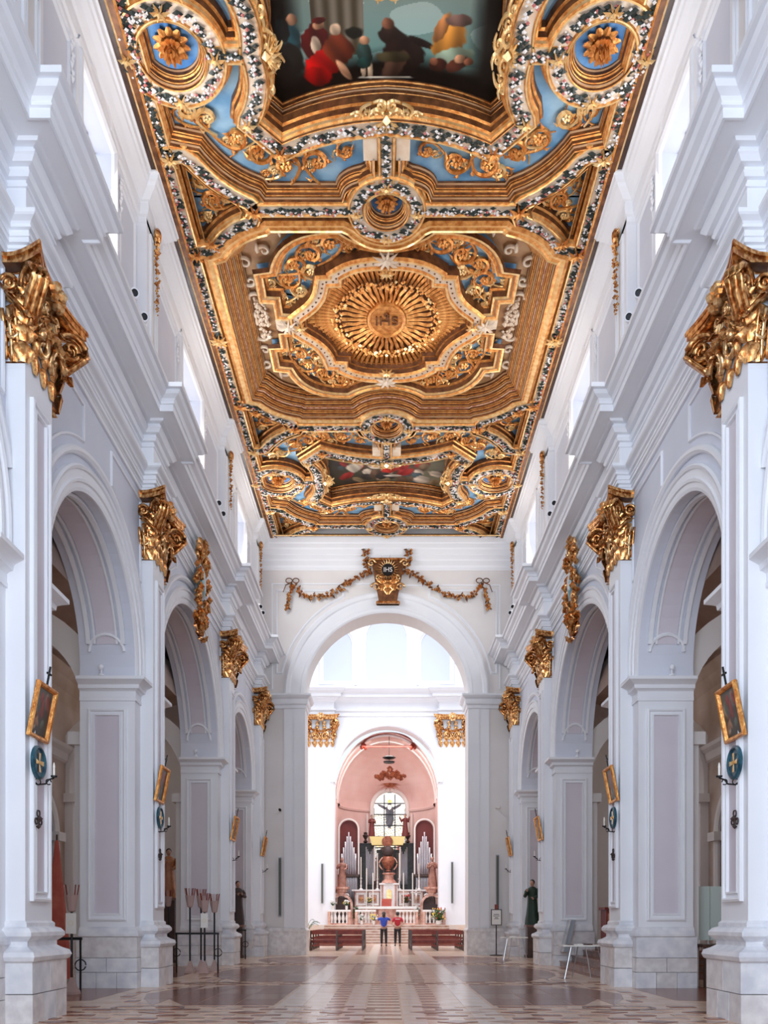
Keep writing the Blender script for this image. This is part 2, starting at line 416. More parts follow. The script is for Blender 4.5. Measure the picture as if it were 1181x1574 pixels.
    for k, (y0, y1) in enumerate(bounds):
        b = MB(); b.box(*sorted((s*WO, s*(WO+TH))), y0, y1, 0.0, SPR)
        p = b.build('pier', WHITE, root)
        # impost cap following three sides
        X0, X1 = WO, WO+TH
        prof = [(0,-.42),(.03,-.42),(.03,-.36),(.02,-.34),(.02,-.24),(.06,-.21),(.10,-.20),(.11,-.13),(.16,-.10),(.22,-.07),(.24,-.06),(.24,0),(0,.02)]
        b = MB()
        rr = [(X0, y0), (X1, y0), (X1, y1), (X0, y1)]
        # open path leaving the nave face between pilaster edges
        pa, pb = PIL[k]
        for seg in ([(X0, pb), (X0, y1), (X1, y1)], [(X1, y0), (X0, y0), (X0, pa)]):
            b.sweep(seg, [(d, h+SPR) for d, h in prof], lambda u, v, h, s=s: (s*u, v, h))
        b.build('impost', WHITE, p)
        # framed panel on the jamb faces (towards and away from the camera)
        b = MB(); f = MB()
        for yf, sg in ((y0, 1), (y1, -1)):
            if yf < 0 or yf >= ENDY: continue
            lp = rect(X0+.16, X1-.16, 1.30, 5.38)
            b.sweep(lp, FRAME, lambda u, v, h, s=s, yf=yf, sg=sg: (s*u, yf-sg*h, v), closed=True)
            f.add([(s*(X0+.30), yf-sg*.006, 1.44), (s*(X1-.30), yf-sg*.006, 1.44), (s*(X1-.30), yf-sg*.006, 5.24), (s*(X0+.30), yf-sg*.006, 5.24)], [(0,1,2,3)])
        b.build('panel_frame', WHITE, p); f.build('panel_field', LILAC, p)
        # plinth cap and stone blocks of the pier
        b = MB(); 
        for seg in ([(X0, pb), (X0, y1), (X1, y1)], [(X1, y0), (X0, y0), (X0, pa)]):
            b.sweep(seg, [(0,1.18),(.03,1.16),(.07,1.10),(.09,1.04),(.09,1.0),(.06,.98),(0,.98)], lambda u, v, h, s=s: (s*u, v, h))
        b.build('plinth_cap', STONE, p)
        rows = [(0.0, .30, 3), (.31, .58, 2), (.59, .985, 1)]
        for z0, z1, nb in rows:
            for yf, sg in ((y0, -1), (y1, 1)):
                if yf < 0 or (yf >= ENDY): continue
                for q in range(nb):
                    a0 = X0-.06+(TH+.12)*q/nb+.004; a1 = X0-.06+(TH+.12)*(q+1)/nb-.004
                    b = MB(); pr = .06+random.uniform(-.006, .006)
                    ya, yb = sorted((yf-sg*.15, yf+sg*pr))
                    b.box(*sorted((s*a0, s*a1)), ya, yb, z0, z1)
                    b.build('stone_block', STONE if random.random() < .6 else STONE2, p)
            for ya, yb in ((y0+.12, pa), (pb, y1-.12)):
                if yb-ya > .05:
                    b = MB(); b.box(*sorted((s*(X0-.058), s*(X0+.1))), ya, yb, z0, z1); b.build('stone_block', STONE2, p)
    # pilasters on the nave face
    for k, (a, b1) in enumerate(PIL):
        b = MB(); b.box(*sorted((s*PO, s*(WO+.02))), a, b1, 1.18, ENT)
        p = b.build('pilaster', WHITE, root)
        b = MB(); f = MB()
        b.sweep(rect(a+.14, b1-.14, 1.55, 8.05), FRAME, lambda u, v, h, s=s: (s*(PO-h), u, v), closed=True)
        f.add([(s*(PO-.006), a+.27, 1.69), (s*(PO-.006), b1-.27, 1.69), (s*(PO-.006), b1-.27, 7.92), (s*(PO-.006), a+.27, 7.92)], [(0,1,2,3)])
        b.build('panel_frame', WHITE, p); f.build('panel_field', LILAC, p)
        loop = [(WO+.05, a), (PO, a), (PO, b1), (WO+.05, b1)]
        b = MB()
        b.sweep(loop, [(0,1.30),(.03,1.27),(.03,1.22),(.09,1.20),(.13,1.15),(.13,1.10),(.09,1.06),(.05,1.03),(.05,.97),(.11,.93),(.18,.90),(.20,.84),(.18,.79),(.15,.77),(0,.77)], lambda u, v, h, s=s: (s*u, v, h))
        b.build('moulded_base', STONE, p)
        for z0, z1, nb in ((0.0, .37, 3), (.375, .775, 2)):
            x0, x1 = PO-.15, WO+.02; ya, yb = a-.14, b1+.14
            for q in range(nb):
                c0 = ya+(yb-ya)*q/nb+.004; c1 = ya+(yb-ya)*(q+1)/nb-.004
                g = MB(); g.box(*sorted((s*(x0+random.uniform(-.004, .004)), s*x1)), c0, c1, z0, z1-.006)
                g.build('stone_block', STONE2 if (q+k+int(z0*9)) % 2 else STONE, p)
    # entablature (one moulding along the wall, breaking forward over the pilasters)
    path = [(WO, -2.0)]
    for a, b1 in PIL: path += [(WO, a), (PO, a), (PO, b1), (WO, b1)]
    path.append((WO, ENDY+.3))
    ent = empty('trim_%d' % (1 if s < 0 else 2), kind='structure', label='white moulded entablature along the %s nave wall, breaking forward over pilasters' % SIDE[s])
    for nm, pr in (('architrave', [(0,9.72),(.04,9.72),(.04,9.80),(.055,9.805),(.055,9.82),(.04,9.825),(.04,9.86),(.08,9.87),(.08,9.93),(.095,9.935),(.095,9.95),(.08,9.955),(.08,10.02),(.12,10.03),(.12,10.06),(.10,10.07),(.13,10.10),(.19,10.13),(.21,10.15),(.21,10.20),(.0,10.22)]),
                   ('frieze', [(.02,10.21),(.02,10.60),(.045,10.605),(.045,10.64),(.02,10.645),(.02,10.72)]),
                   ('cornice', [(.0,10.70),(.07,10.71),(.10,10.76),(.08,10.77),(.08,10.82),(.15,10.83),(.19,10.88),(.21,10.90),(.21,10.93),(.18,10.935),(.18,10.98),(.26,10.99),(.28,11.03),(.48,11.04),(.50,11.01),(.53,11.01),(.53,11.13),(.56,11.14),(.56,11.17),(.54,11.18),(.58,11.23),(.66,11.27),(.70,11.32),(.68,11.335),(.75,11.345),(.75,11.43),(0,11.47)])):
        b = MB(); b.sweep(path, pr, P); b.build(nm, WHITE, ent)
    # clerestory wall with window openings
    wins = [(7.6, 9.3), (13.5, 15.1), (20.1, 22.3), (27.4, 29.1)]; CW = 4.92; zt = 15.0; zb = 12.7
    b = MB(); yy = -2.0
    def wallseg(y0, y1, z0, z1): b.box(*sorted((s*CW, s*(CW+.5))), y0, y1, z0, z1)
    for y0, y1 in wins:
        wallseg(yy, y0, 11.4, CEIL+.1); wallseg(y0, y1, 11.4, zb); wallseg(y0, y1, zt, CEIL+.1); yy = y1
    wallseg(yy, ENDY+.5, 11.4, CEIL+.1)
    b.build('upper_wall', WALL, root)
    for i, (y0, y1) in enumerate(wins):
        f = MB(); f.sweep([(y0-.0, zb), (y1, zb), (y1, zt), (y0, zt)][::-1], [(0,0),(0,.06),(.05,.10),(.10,.10),(.12,.06),(.22,.05),(.24,0)], lambda u, v, h, s=s: (s*(CW-h), u, v), closed=True)
        wroot = f.build('window_%d' % (i+1+(0 if s < 0 else 4)), WHITE, kind='structure', label='clerestory window in bay %s of the %s upper wall' % (['nearest', 'second', 'third', 'farthest'][i], SIDE[s]))
        g = MB()
        for t in (0, .25, .5, .75, 1): g.box(*sorted((s*(CW+.28), s*(CW+.32))), y0+(y1-y0)*t-.025, y0+(y1-y0)*t+.025, zb, zt)
        for t in (0, .33, .67, 1): g.box(*sorted((s*(CW+.28), s*(CW+.32))), y0, y1, zb+(zt-zb)*t-.025, zb+(zt-zb)*t+.025)
        g.build('glazing_bars', WHITE, wroot)
        g = MB(); g.box(*sorted((s*(CW+.295), s*(CW+.305))), y0, y1, zb, zt); g.build('pane', WINGLASS, wroot)
        # shaped head and stucco sprays above the window
        h_ = MB(); c = (y0+y1)/2; w2 = (y1-y0)/2+.25
        h_.sweep([(c-w2, zt+.12)]+[(c-w2*.55, zt+.14)]+arc(c, zt+.14, w2*.5, 180, 0, 12, ry=.22)+[(c+w2*.55, zt+.14), (c+w2, zt+.12)], [(0,0),(0,.10),(.05,.12),(.09,.08),(.09,0)], lambda u, v, h, s=s: (s*(CW-h), u, v))
        for k in range(14):
            t = (k-6.5)/6.5; h_.blob((s*(CW-.05), c+t*w2*.9, zt+.28+.12*math.cos(t*3)), .07, sq=(.5, 1, 1))
            h_.blob((s*(CW-.05), c+(1 if k % 2 else -1)*(w2+.15+.03*math.sin(k)), zt-.1-.09*(k//2)), .06, sq=(.6, .9, 1.3))
        h_.build('stucco_head', WHITE, wroot)
    b = MB(); f = MB()
    for a, b1 in PIL:
        b.box(*sorted((s*4.72, s*CW)), a, b1, 11.4, 15.2)
        f2 = MB(); f2.sweep(rect(a+.16, b1-.16, 11.7, 14.95), FRAME, lambda u, v, h, s=s: (s*(4.72-h*.8), u, v), closed=True); b.merge(f2)
        f.add([(s*4.714, a+.3, 11.85), (s*4.714, b1-.3, 11.85), (s*4.714, b1-.3, 14.8), (s*4.714, a+.3, 14.8)], [(0,1,2,3)])
    b.build('upper_pilasters', WHITE, root); f.build('upper_pilaster_fields', CREAMW, root)
    b = MB()                                       # panel outlines on the upper wall, next to the windows
    for i, (y0, y1) in enumerate(wins):
        pa, pb = PIL[i][1], PIL[i+1][0]
        for u0, u1 in ((pa+.15, y0-.42), (y1+.42, pb-.15)):
            if u1-u0 > .35: b.sweep(rect(u0, u1, 11.9, 14.9), [(0,0),(0,.03),(.03,.04),(.06,0)], lambda u, v, h, s=s: (s*(CW-h), u, v), closed=True)
    if b.v: b.build('upper_panels', WHITE, root)
    path = [(CW, -2.0)]
    for a, b1 in PIL: path += [(CW, a), (CW-.16, a), (CW-.16, b1), (CW, b1)]
    path.append((CW, ENDY+.3))
    b = MB(); b.sweep(path, [(0,15.0),(.04,15.02),(.04,15.12),(.08,15.14),(.10,15.22),(.10,15.36),(.14,15.38),(.20,15.46),(.28,15.53),(.30,15.58),(.34,15.60),(.36,15.68),(.40,15.70),(.40,15.80),(-.3,15.82)], P)
    b.build('trim_%d' % (3 if s < 0 else 4), WHITE, kind='structure', label='white cornice under the ceiling on the %s' % SIDE[s])
    # aisle: outer wall, end wall, vault, chapel arches
    AX = 9.4
    b = MB(); b.box(*sorted((s*AX, s*(AX+.4))), -2, 33.6, 0, 9.6); 
    aw = b.build('wall_aisle_'+SIDE[s], BEIGE, kind='structure', label='beige outer wall of the %s aisle' % SIDE[s])
    for k, o in enumerate(OPEN):
        c = (o[0]+o[1])/2; 
        for cc in ((c,) if k != 2 else (c-1.6, c+1.6)):
            r = 1.25 if k != 2 else 1.1
            g = MB(); pth = [(cc+r, 0.0)]+arc(cc, 3.7, r, 0, 180, 20)+[(cc-r, 0.0)]
            g.sweep(pth, [(0,0),(0,.08),(-.08,.12),(-.22,.12),(-.28,.05),(-.28,0)], lambda u, v, h, s=s: (s*(AX-h), u, v)); g.build('chapel_arch', CREAMW, aw)
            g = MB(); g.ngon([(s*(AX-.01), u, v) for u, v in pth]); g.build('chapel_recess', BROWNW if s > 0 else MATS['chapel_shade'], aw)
            g = MB()
            for e in (-1, 1): g.box(*sorted((s*(AX-.22), s*AX)), cc+e*(r+.15)-.25, cc+e*(r+.15)+.25, 3.55, 3.8); 
            g.build('chapel_impost', CREAMW, aw)
    b = MB()
    b.sweep([(AX, -2), (AX, 33.0)], [(0,5.9),(.08,5.95),(.12,6.15),(.22,6.25),(.24,6.35),(0,6.4)], P)
    b.build('aisle_cornice', CREAMW, aw)
    b = MB()                                       # barrel vault of the aisle
    vp = [(WO+TH+(AX-WO-TH)*(.5-.5*math.cos(PI*i/16)), 7.6+1.9*math.sin(PI*i/16)) for i in range(17)]
    for i in range(16):
        (x0, z0), (x1, z1) = vp[i], vp[i+1]
        b.add([(s*x0,-2,z0),(s*x1,-2,z1),(s*x1,33.2,z1),(s*x0,33.2,z0)], [(0,1,2,3)])
    b.build('aisle_vault', BEIGE, aw)
    # transverse arches across the aisle behind each pier
    for k, (y0, y1) in enumerate(bounds[1:4]):
        g = MB(); yc = (y0+y1)/2; cx = (WO+TH+AX)/2; r = (AX-WO-TH)/2-.12
        g.sweep([(cx+r, 4.9)]+arc(cx, 5.5, r, 0, 180, 24)+[(cx-r, 4.9)], [(0,-.4),(0,.4),(-.5,.4),(-.5,-.4)], lambda u, v, h, s=s, yc=yc: (s*u, yc+h, v), pclosed=True)
        for e in (-1, 1): g.box(*sorted((s*(cx+e*(r+.1)-.22), s*(cx+e*(r+.1)+.22))), yc-.45, yc+.45, 0, 4.9)
        for e in (-1, 1): g.box(*sorted((s*(cx+e*(r+.1)-.32), s*(cx+e*(r+.1)+.32))), yc-.55, yc+.55, 4.75, 5.0)
        g.build('aisle_arch', CREAMW, aw)
    # aisle end wall with gallery
    g = MB(); g.box(*sorted((s*(WO+.2), s*(AX+.4))), 33.2, 33.6, 0, 10)
    ew = g.build('wall_aisle_end_'+SIDE[s], CREAMW, kind='structure', label='end wall of the %s aisle with an organ gallery' % SIDE[s])
    g = MB(); x0, x1 = sorted((s*(WO+TH), s*AX))
    g.box(x0, x1, 32.5, 33.2, 6.25, 6.45); g.box(x0, x1, 32.55, 32.65, 7.15, 7.25); g.box(x0, x1, 32.7, 33.2, 5.7, 6.25)
    g.build('gallery_floor', CREAMW, ew)
    bm_ = MB(); bm_.lathe([(.04,0),(.06,.05),(.10,.18),(.09,.3),(.04,.5),(.06,.6),(.06,.7)], n=8); me = bm_.mesh('baluster', CREAMW, True)
    for q in range(13): inst(me, 'baluster', ew, (x0+.15+q*(x1-x0-.3)/12, 32.6, 6.45))
    g = MB(); g.box(x0, x1, 33.05, 33.19, 7.25, 8.3); g.build('gallery_screen', WOOD, ew)
    g = MB(); g.box(x0+.3, x1-.3, 33.0, 33.19, 1.2, 4.4); g.build('wall_panel', BROWNW, ew)
    g = MB(); g.sweep([(x0, 4.9), (x1, 4.9)], [(0,0),(0,.1),(.1,.16),(.3,.16),(.34,0)], lambda u, v, h: (u, 33.2-h, v)); g.build('string_course', WHITE, ew)

# ------------------------------------------------------------ great arch wall (end of the nave)
def arch_wall(name, y, th, R, zc, xw, z1, m, label, soff=None):
    b = MB(); n = 40
    xs = [-xw]+[-R*math.cos(PI*i/n) for i in range(n+1)]+[xw]
    for i in range(len(xs)-1):
        x0, x1 = xs[i], xs[i+1]; inn = x0 >= -R-1e-6 and x1 <= R+1e-6
        h = lambda x: zc+math.sqrt(max(0, R*R-x*x))
        za, zb_ = (h(x0), h(x1)) if inn else (0, 0)
        for yy in (y, y+th): b.add([(x0,yy,za),(x1,yy,zb_),(x1,yy,z1),(x0,yy,z1)], [(0,1,2,3)])
        if inn: b.add([(x0,y,za),(x1,y,zb_),(x1,y+th,zb_),(x0,y+th,za)], [(0,1,2,3)])
    for x in (-R, R): b.add([(x,y,0),(x,y+th,0),(x,y+th,zc),(x,y,zc)], [(0,1,2,3)])
    return b.build(name, m, kind='structure', label=label)
EZ = 9.85; ER = 3.08
end = arch_wall('wall_end', ENDY, 1.1, ER, EZ, 9.6, 16.2, CREAMW, 'cream wall pierced by the great round arch before the crossing')
pth = arc(0, EZ, ER, 0, 180, 44)
b = MB(); b.sweep(pth, [(0,0),(0,.05),(-.06,.08),(-.16,.08),(-.20,.05),(-.55,.05),(-.60,.09),(-.72,.12),(-.78,.09),(-.80,0)], lambda u, v, h: (u, ENDY-h, v)); b.build('archivolt', WHITE, end)
b = MB()
for sg in (-1, 1):
    # strips of the pilasters carrying the arch and impost mouldings
    x0, x1 = sorted((sg*ER, sg*(ER+.42))); b.box(x0, x1, ENDY-.06, ENDY, 1.0, EZ-.55)
    x0, x1 = sorted((sg*(ER+.42), sg*(ER+.80))); b.box(x0, x1, ENDY-.03, ENDY, 1.0, EZ-.55)
    path = [(ER*1.0, ENDY+1.1), (ER, ENDY-.06), (ER+.42, ENDY-.06), (ER+.42, ENDY-.03), (ER+.80, ENDY-.03), (ER+.8, ENDY), (4.85, ENDY)]
    path = [(sg*x, y) for x, y in path]
    if sg > 0: path = path
    pr = [(0,-.55),(.04,-.53),(.05,-.42),(.10,-.38),(.12,-.30),(.12,-.2),(.2,-.14),(.24,-.08),(.24,-.02),(0,0)]
    b.sweep(path, [(-sg*d*-1 if False else (d if sg < 0 else -d), h+EZ) for d, h in pr], None)
b.build('impost', WHITE, end)
b = MB()
for sg in (-1, 1):
    path = [(sg*x, y) for x, y in [(ER, ENDY+1.1), (ER, ENDY-.06), (ER+.42, ENDY-.06), (4.85, ENDY-.06)]]
    b.sweep(path, [((d if sg < 0 else -d), h) for d, h in [(.0,1.02),(.03,.98),(.07,.94),(.07,.88),(.05,.86),(.05,0)]], None)
b.build('baseboard_end', STONE2, end)
# cornice and panel frames above the arch
b = MB(); b.sweep([(-4.9, ENDY), (4.9, ENDY)][::-1], [(0,14.55),(.03,14.56),(.05,14.66),(.09,14.72),(.09,14.9),(.14,14.95),(.16,15.1),(.2,15.12),(.26,15.3),(.34,15.36),(.36,15.5),(.42,15.55),(.42,15.8)], lambda u, v, h: (u, ENDY+(v-ENDY)*.4, h))
b.build('upper_cornice', WHITE, end)
b = MB()
for sg in (-1, 1):
    cv = [(sg*(ER+1.0)*math.cos(math.radians(a)), EZ+(ER+1.0)*math.sin(math.radians(a))) for a in np.linspace(12, 66, 12)]
    lp = cv+[(cv[-1][0], 13.75), (sg*4.12, 13.75), (sg*4.12, cv[0][1])]
    if sg > 0: lp = lp[::-1]
    b.sweep(lp, [(0,0),(0,.04),(-.04,.05),(-.07,.02),(-.09,0)], lambda u, v, h: (u, ENDY-h, v), closed=True)
    b.sweep([(sg*4.3, EZ+.2), (sg*4.3, 14.0), (sg*.62, 14.0)], [(0,0),(0,.04),(.05,.04),(.05,0)], lambda u, v, h: (u, ENDY-h, v))
b.build('panel_frame', WHITE, end)
# floor under everything (patterned inlay is laid later)
b = MB(); b.box(-9.8, 9.8, -2.5, 57, -.2, 0.0)
floor = b.build('floor', FCREAM, kind='structure', label='polished cream and brown marble floor laid in geometric patterns')
# outer roof and casing so that daylight enters only by the openings
b = MB(); b.box(-5.6, 5.6, -2, ENDY+.3, 17.6, 17.9); b.build('ceiling_deck', DWOOD, kind='structure')
# ------------------------------------------------------------ carved and gilded ceiling
ceiling = MB(); ceiling.box(-4.55, 4.55, -1.5, ENDY, 16.62, 16.8)
ceiling = ceiling.build('ceiling', DWOOD, kind='structure', label='carved gilded coffered ceiling with blue panels, flower garlands and framed paintings')
CM = [GOLD, CREAM, GOLDB, GOLDD, OCHRE, PEACH]
def cplace(cy, base=CEIL): return lambda u, v, h: (u, cy+v, base+h)
def sym4(q):
    """quarter outline given from the v axis (u=0) round to the u axis (v=0), returned as a closed loop"""
    a = list(q); b = [(u, -v) for u, v in reversed(q)]; r = a+b
    l = [(-u, v) for u, v in reversed(r)]
    o = dedupe(r+l)
    if abs(o[0][0]-o[-1][0])+abs(o[0][1]-o[-1][1]) < 1e-4: o = o[:-1]
    return o[::-1]
# garland rib: cream band for the flowers between gilded rolls, stepped sides
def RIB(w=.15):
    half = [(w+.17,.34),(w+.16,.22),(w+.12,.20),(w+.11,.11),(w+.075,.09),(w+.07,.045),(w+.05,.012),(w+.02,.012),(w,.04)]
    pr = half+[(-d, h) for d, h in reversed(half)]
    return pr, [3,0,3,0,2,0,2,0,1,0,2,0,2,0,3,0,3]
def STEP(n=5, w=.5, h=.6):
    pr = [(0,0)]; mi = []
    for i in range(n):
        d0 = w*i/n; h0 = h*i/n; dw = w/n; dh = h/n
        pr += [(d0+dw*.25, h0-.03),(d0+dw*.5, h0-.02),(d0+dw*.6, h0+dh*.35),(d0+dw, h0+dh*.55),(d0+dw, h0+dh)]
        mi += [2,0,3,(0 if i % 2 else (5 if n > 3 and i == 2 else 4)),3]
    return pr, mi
flower_pts = []
def garland(path, cy, closed=False, w=.12, z=CEIL+.02):
    P = path+([path[0]] if closed else [])
    for (u0, v0), (u1, v1) in zip(P[:-1], P[1:]):
        l = math.hypot(u1-u0, v1-v0); n = l/.017
        k = int(n)+(1 if random.random() < n-int(n) else 0)
        for i in range(k):
            t = (i+random.random())/max(k, 1); 
            flower_pts.append((u0+(u1-u0)*t+random.uniform(-w, w)*.8, cy+v0+(v1-v0)*t+random.uniform(-w, w)*.8, z-random.uniform(0, .05)))
def rib(path, cy, closed=False, w=.15, flowers=True, name='garland_rib'):
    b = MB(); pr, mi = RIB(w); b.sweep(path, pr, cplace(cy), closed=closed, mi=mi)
    b.build(name, CM, ceiling)
    if flowers: garland(path, cy, closed, w*.8)
SCR = [scroll_mb(1, .22, .55, 7).mesh('acanthus_scroll', GOLD), scroll_mb(-1, .22, .55, 7).mesh('acanthus_scroll', GOLD),
       scroll_mb(1, .16, .3, 5).mesh('acanthus_scroll', GOLDB), scroll_mb(-1, .16, .3, 5).mesh('acanthus_scroll', GOLDB)]
_c = MB()
for sg in (-1, 1):
    for (x, y, r, a, k) in ((.16, .02, .13, 0, 1), (.36, .06, .12, 40, -1), (.52, .0, .08, 90, 1), (.12, -.20, .10, 200, -1), (.10, .20, .09, 100, 1)):
        q = scroll_mb(k, r, r*1.6, 4, .034, False); M_ = Matrix.Translation((sg*x, y, 0)) @ Matrix.Diagonal((sg, 1, 1, 1)) @ Matrix.Rotation(math.radians(a), 4, 'Z'); _c.merge(q, M_)
for a in range(-60, 61, 20):
    t_ = math.radians(a-90); _c.add([(0,0,-.08),(.10*math.cos(t_-.3),.10*math.sin(t_-.3),-.12),(.34*math.cos(t_),.34*math.sin(t_),-.05),(.10*math.cos(t_+.3),.10*math.sin(t_+.3),-.12),(.18*math.cos(t_),.18*math.sin(t_),-.15)], [(0,1,4),(1,2,4),(2,3,4),(3,0,4)])
_c.blob((0, 0, -.12), .08, sq=(1, 1.4, 1)); CREST = _c.mesh('carved_crest', GOLDB)
ROS = rosette_mb(.46, 11).mesh('rosette', GOLD)
def disc(name, r, c, z, m, rx=1.0):
    b = MB(); b.ngon([(c[0]+rx*r*math.cos(2*PI*i/40), c[1]+r*math.sin(2*PI*i/40), z) for i in range(40)]); return b.build(name, m, ceiling)
def medallion(c, R, deep=.26):
    b = MB(); pr, mi = RIB(.12)
    b.sweep(arc(0, 0, R, 0, 360, 44)[:-1], pr, lambda u, v, h: (c[0]+u, c[1]+v, CEIL-.02+h), closed=True, mi=mi)
    pr, mi = STEP(3, .14, deep); b.sweep(arc(0, 0, R-.16, 0, 360, 44)[:-1], pr, lambda u, v, h: (c[0]+u, c[1]+v, CEIL+h), closed=True, mi=mi)
    b.build('medallion_frame', CM, ceiling)
    garland([(c[0]+R*math.cos(2*PI*i/30), R*math.sin(2*PI*i/30)) for i in range(30)], c[1], True, .10, CEIL)
    disc('medallion_disc', R-.2, c, CEIL+.24, DEEPBLUE)
    inst(ROS, 'rosette', ceiling, (c[0], c[1], CEIL+.24), (0, 0, random.random()), (R-.22)/.80)
def spray(c, r, z, n=9, m=GOLDB, name='leaf_ornament', rot=0, sq=1.0):
    """gilded leaf cluster hanging under the frame"""
    b = MB()
    for i in range(n):
        a = 2*PI*i/n+rot; b.add([(0,0,-.06),(.35*r*math.cos(a-.35),sq*.35*r*math.sin(a-.35),-.04),(r*math.cos(a),sq*r*math.sin(a),-.02),(.35*r*math.cos(a+.35),sq*.35*r*math.sin(a+.35),-.04),(.55*r*math.cos(a),sq*.55*r*math.sin(a),-.10)],
                              [(0,1,4),(1,2,4),(2,3,4),(3,0,4)])
    b.blob((0,0,-.08), r*.28); b.build(name, m, ceiling, loc=(c[0], c[1], z))
# painting drawn as flat pigment on a fine grid
def paint_canvas(w, h, nx, ny, shapes, bg, power=1.0):
    X, Y = np.meshgrid(np.linspace(0, w, nx), np.linspace(0, h, ny)); img = bg(X, Y)
    for (cx, cy, rx, ry, ang, col, soft) in shapes:
        a = math.radians(ang); dx = (X-cx)*math.cos(a)+(Y-cy)*math.sin(a); dy = -(X-cx)*math.sin(a)+(Y-cy)*math.cos(a)
        wob = 1+.10*np.sin(X*17+cx*9)*np.cos(Y*13+cy*7)+.05*np.sin(X*41+Y*33)
        d = np.sqrt((dx/rx)**2+(dy/ry)**2)*wob; k = np.clip((1.05-d)/soft, 0, 1)[..., None]
        sh = (1-.55*np.clip((dx/rx)*.6-(dy/ry)*.5, -.6, 1))[..., None]
        fold = (1+.22*np.sin((dx*1.3+dy*.5)*34/(1+rx*6)+cx*5))[..., None]
        img = img*(1-k)+np.array(col)*sh*fold*k
    return np.clip(img, 0, 1)**power
def canvas_object(name, img, place, parent, m=PAINT, mask=None, **kw):
    ny, nx = img.shape[:2]; b = MB()
    b.v = [place(i/(nx-1), j/(ny-1)) for j in range(ny) for i in range(nx)]
    b.f = [(j*nx+i, j*nx+i+1, (j+1)*nx+i+1, (j+1)*nx+i) for j in range(ny-1) for i in range(nx-1) if mask is None or mask(i/(nx-1), j/(ny-1))]
    b.m = [0]*len(b.f)
    me = b.mesh(name, m); ca = me.color_attributes.new('paint', 'FLOAT_COLOR', 'POINT')
    rgba = np.ones((ny*nx, 4), np.float32); rgba[:, :3] = img.reshape(-1, 3); ca.data.foreach_set('color', rgba.ravel())
    return inst(me, name, parent, **kw)
SK = (.62,.42,.30)
def scene_big(X, Y):
    # pale sky on the right, classical building left of centre, dark foreground
    img = np.zeros(X.shape+(3,)); t = np.clip((Y-.9)/1.2, 0, 1)[..., None]
    sky = np.array([.30,.48,.46])*(1-t)+np.array([.42,.52,.50])*t
    cl = (np.sin(X*3.1+Y*2)*np.sin(Y*4.3-X*1.3) > .25)[..., None]; sky = sky+cl*.16
    dark = np.array([.012,.01,.012]); k = np.clip((Y-1.0+.25*np.abs(X-1.9))/.35, 0, 1)[..., None]
    img = dark*(1-k)+sky*k
    b = ((X > .75) & (X < 1.55) & (Y > 1.15))[..., None]; img = np.where(b, np.array([.30,.27,.22])+.10*np.sin(X*30)[..., None], img)
    e = np.clip((np.abs(X-1.9)-1.25)/.3, 0, 1)[..., None]; return img*(1-e)+dark*e
figs = [(.42,1.55,.16,.30,10,(.10,.26,.30),.25),(.47,1.92,.085,.11,0,SK,.3),(.40,1.10,.20,.35,0,(.03,.03,.035),.3),(.30,1.7,.12,.25,0,(.02,.05,.06),.3),
 (.78,1.45,.20,.36,-15,(.20,.01,.015),.2),(.86,1.82,.09,.10,0,SK,.3),(.86,1.90,.11,.06,10,(.25,.02,.02),.3),(.80,1.40,.08,.2,5,(.7,.6,.5),.3),
 (.92,1.02,.34,.26,25,(.60,.02,.02),.2),(.80,.72,.22,.2,-20,(.45,.015,.015),.3),(1.15,1.30,.24,.32,10,(.30,.10,.05),.3),(1.12,1.72,.09,.12,0,(.75,.62,.50),.3),
 (1.22,.86,.07,.26,30,SK,.3),(1.55,1.22,.12,.22,0,(.10,.16,.15),.2),(1.55,1.50,.085,.09,0,SK,.3),(1.53,.88,.045,.20,0,(.6,.5,.4),.3),(1.64,.88,.045,.20,0,(.6,.5,.4),.3),(1.55,1.03,.12,.12,0,(.06,.14,.13),.3),
 (2.02,1.55,.28,.18,-35,(.09,.06,.05),.2),(1.93,1.84,.10,.11,0,(.35,.2,.14),.3),(2.15,1.15,.32,.42,-25,(.07,.045,.04),.2),(2.02,.95,.16,.34,-35,(.20,.13,.10),.4),(2.45,1.45,.22,.07,-25,(.06,.04,.035),.2),
 (2.86,1.50,.26,.36,-20,(.70,.42,.14),.25),(2.95,1.15,.34,.18,10,(.42,.50,.42),.3),(2.74,1.75,.10,.3,-20,(.6,.35,.18),.3),(3.0,1.9,.2,.12,0,(.35,.25,.22),.3),
 (2.72,.98,.16,.14,0,(.16,.07,.05),.3),(3.02,.98,.20,.13,30,(.22,.10,.07),.3),(3.05,1.10,.09,.09,0,SK,.3),(2.65,1.05,.07,.08,0,(.4,.22,.15),.3),(3.2,1.05,.08,.08,0,(.4,.22,.15),.3),(1.9,.70,.55,.015,0,(.6,.58,.52),.3),
 (1.4,1.66,.14,.12,0,(.03,.04,.03),.4),(2.0,1.15,.3,.12,0,(.16,.14,.09),.5)]
def scene_small(X, Y):
    img = np.zeros(X.shape+(3,))+np.array([.045,.045,.03]); e = np.clip((X-1.9)/1.9, -1, 1)[..., None]
    return img+np.array([.16,.16,.11])*np.clip(e+.3*np.sin(X*5)[..., None]*np.cos(Y*6)[..., None], 0, 1)
random.seed(3)
figs2 = [(.3+3.2*random.random(), .35+2.2*random.random(), .12+.16*random.random(), .16+.2*random.random(), random.uniform(-50, 50), random.choice([(.3,.02,.02),(.10,.06,.04),(.5,.42,.34),(.03,.03,.03),(.2,.14,.08),(.06,.10,.12),SK]), .3) for _ in range(60)]
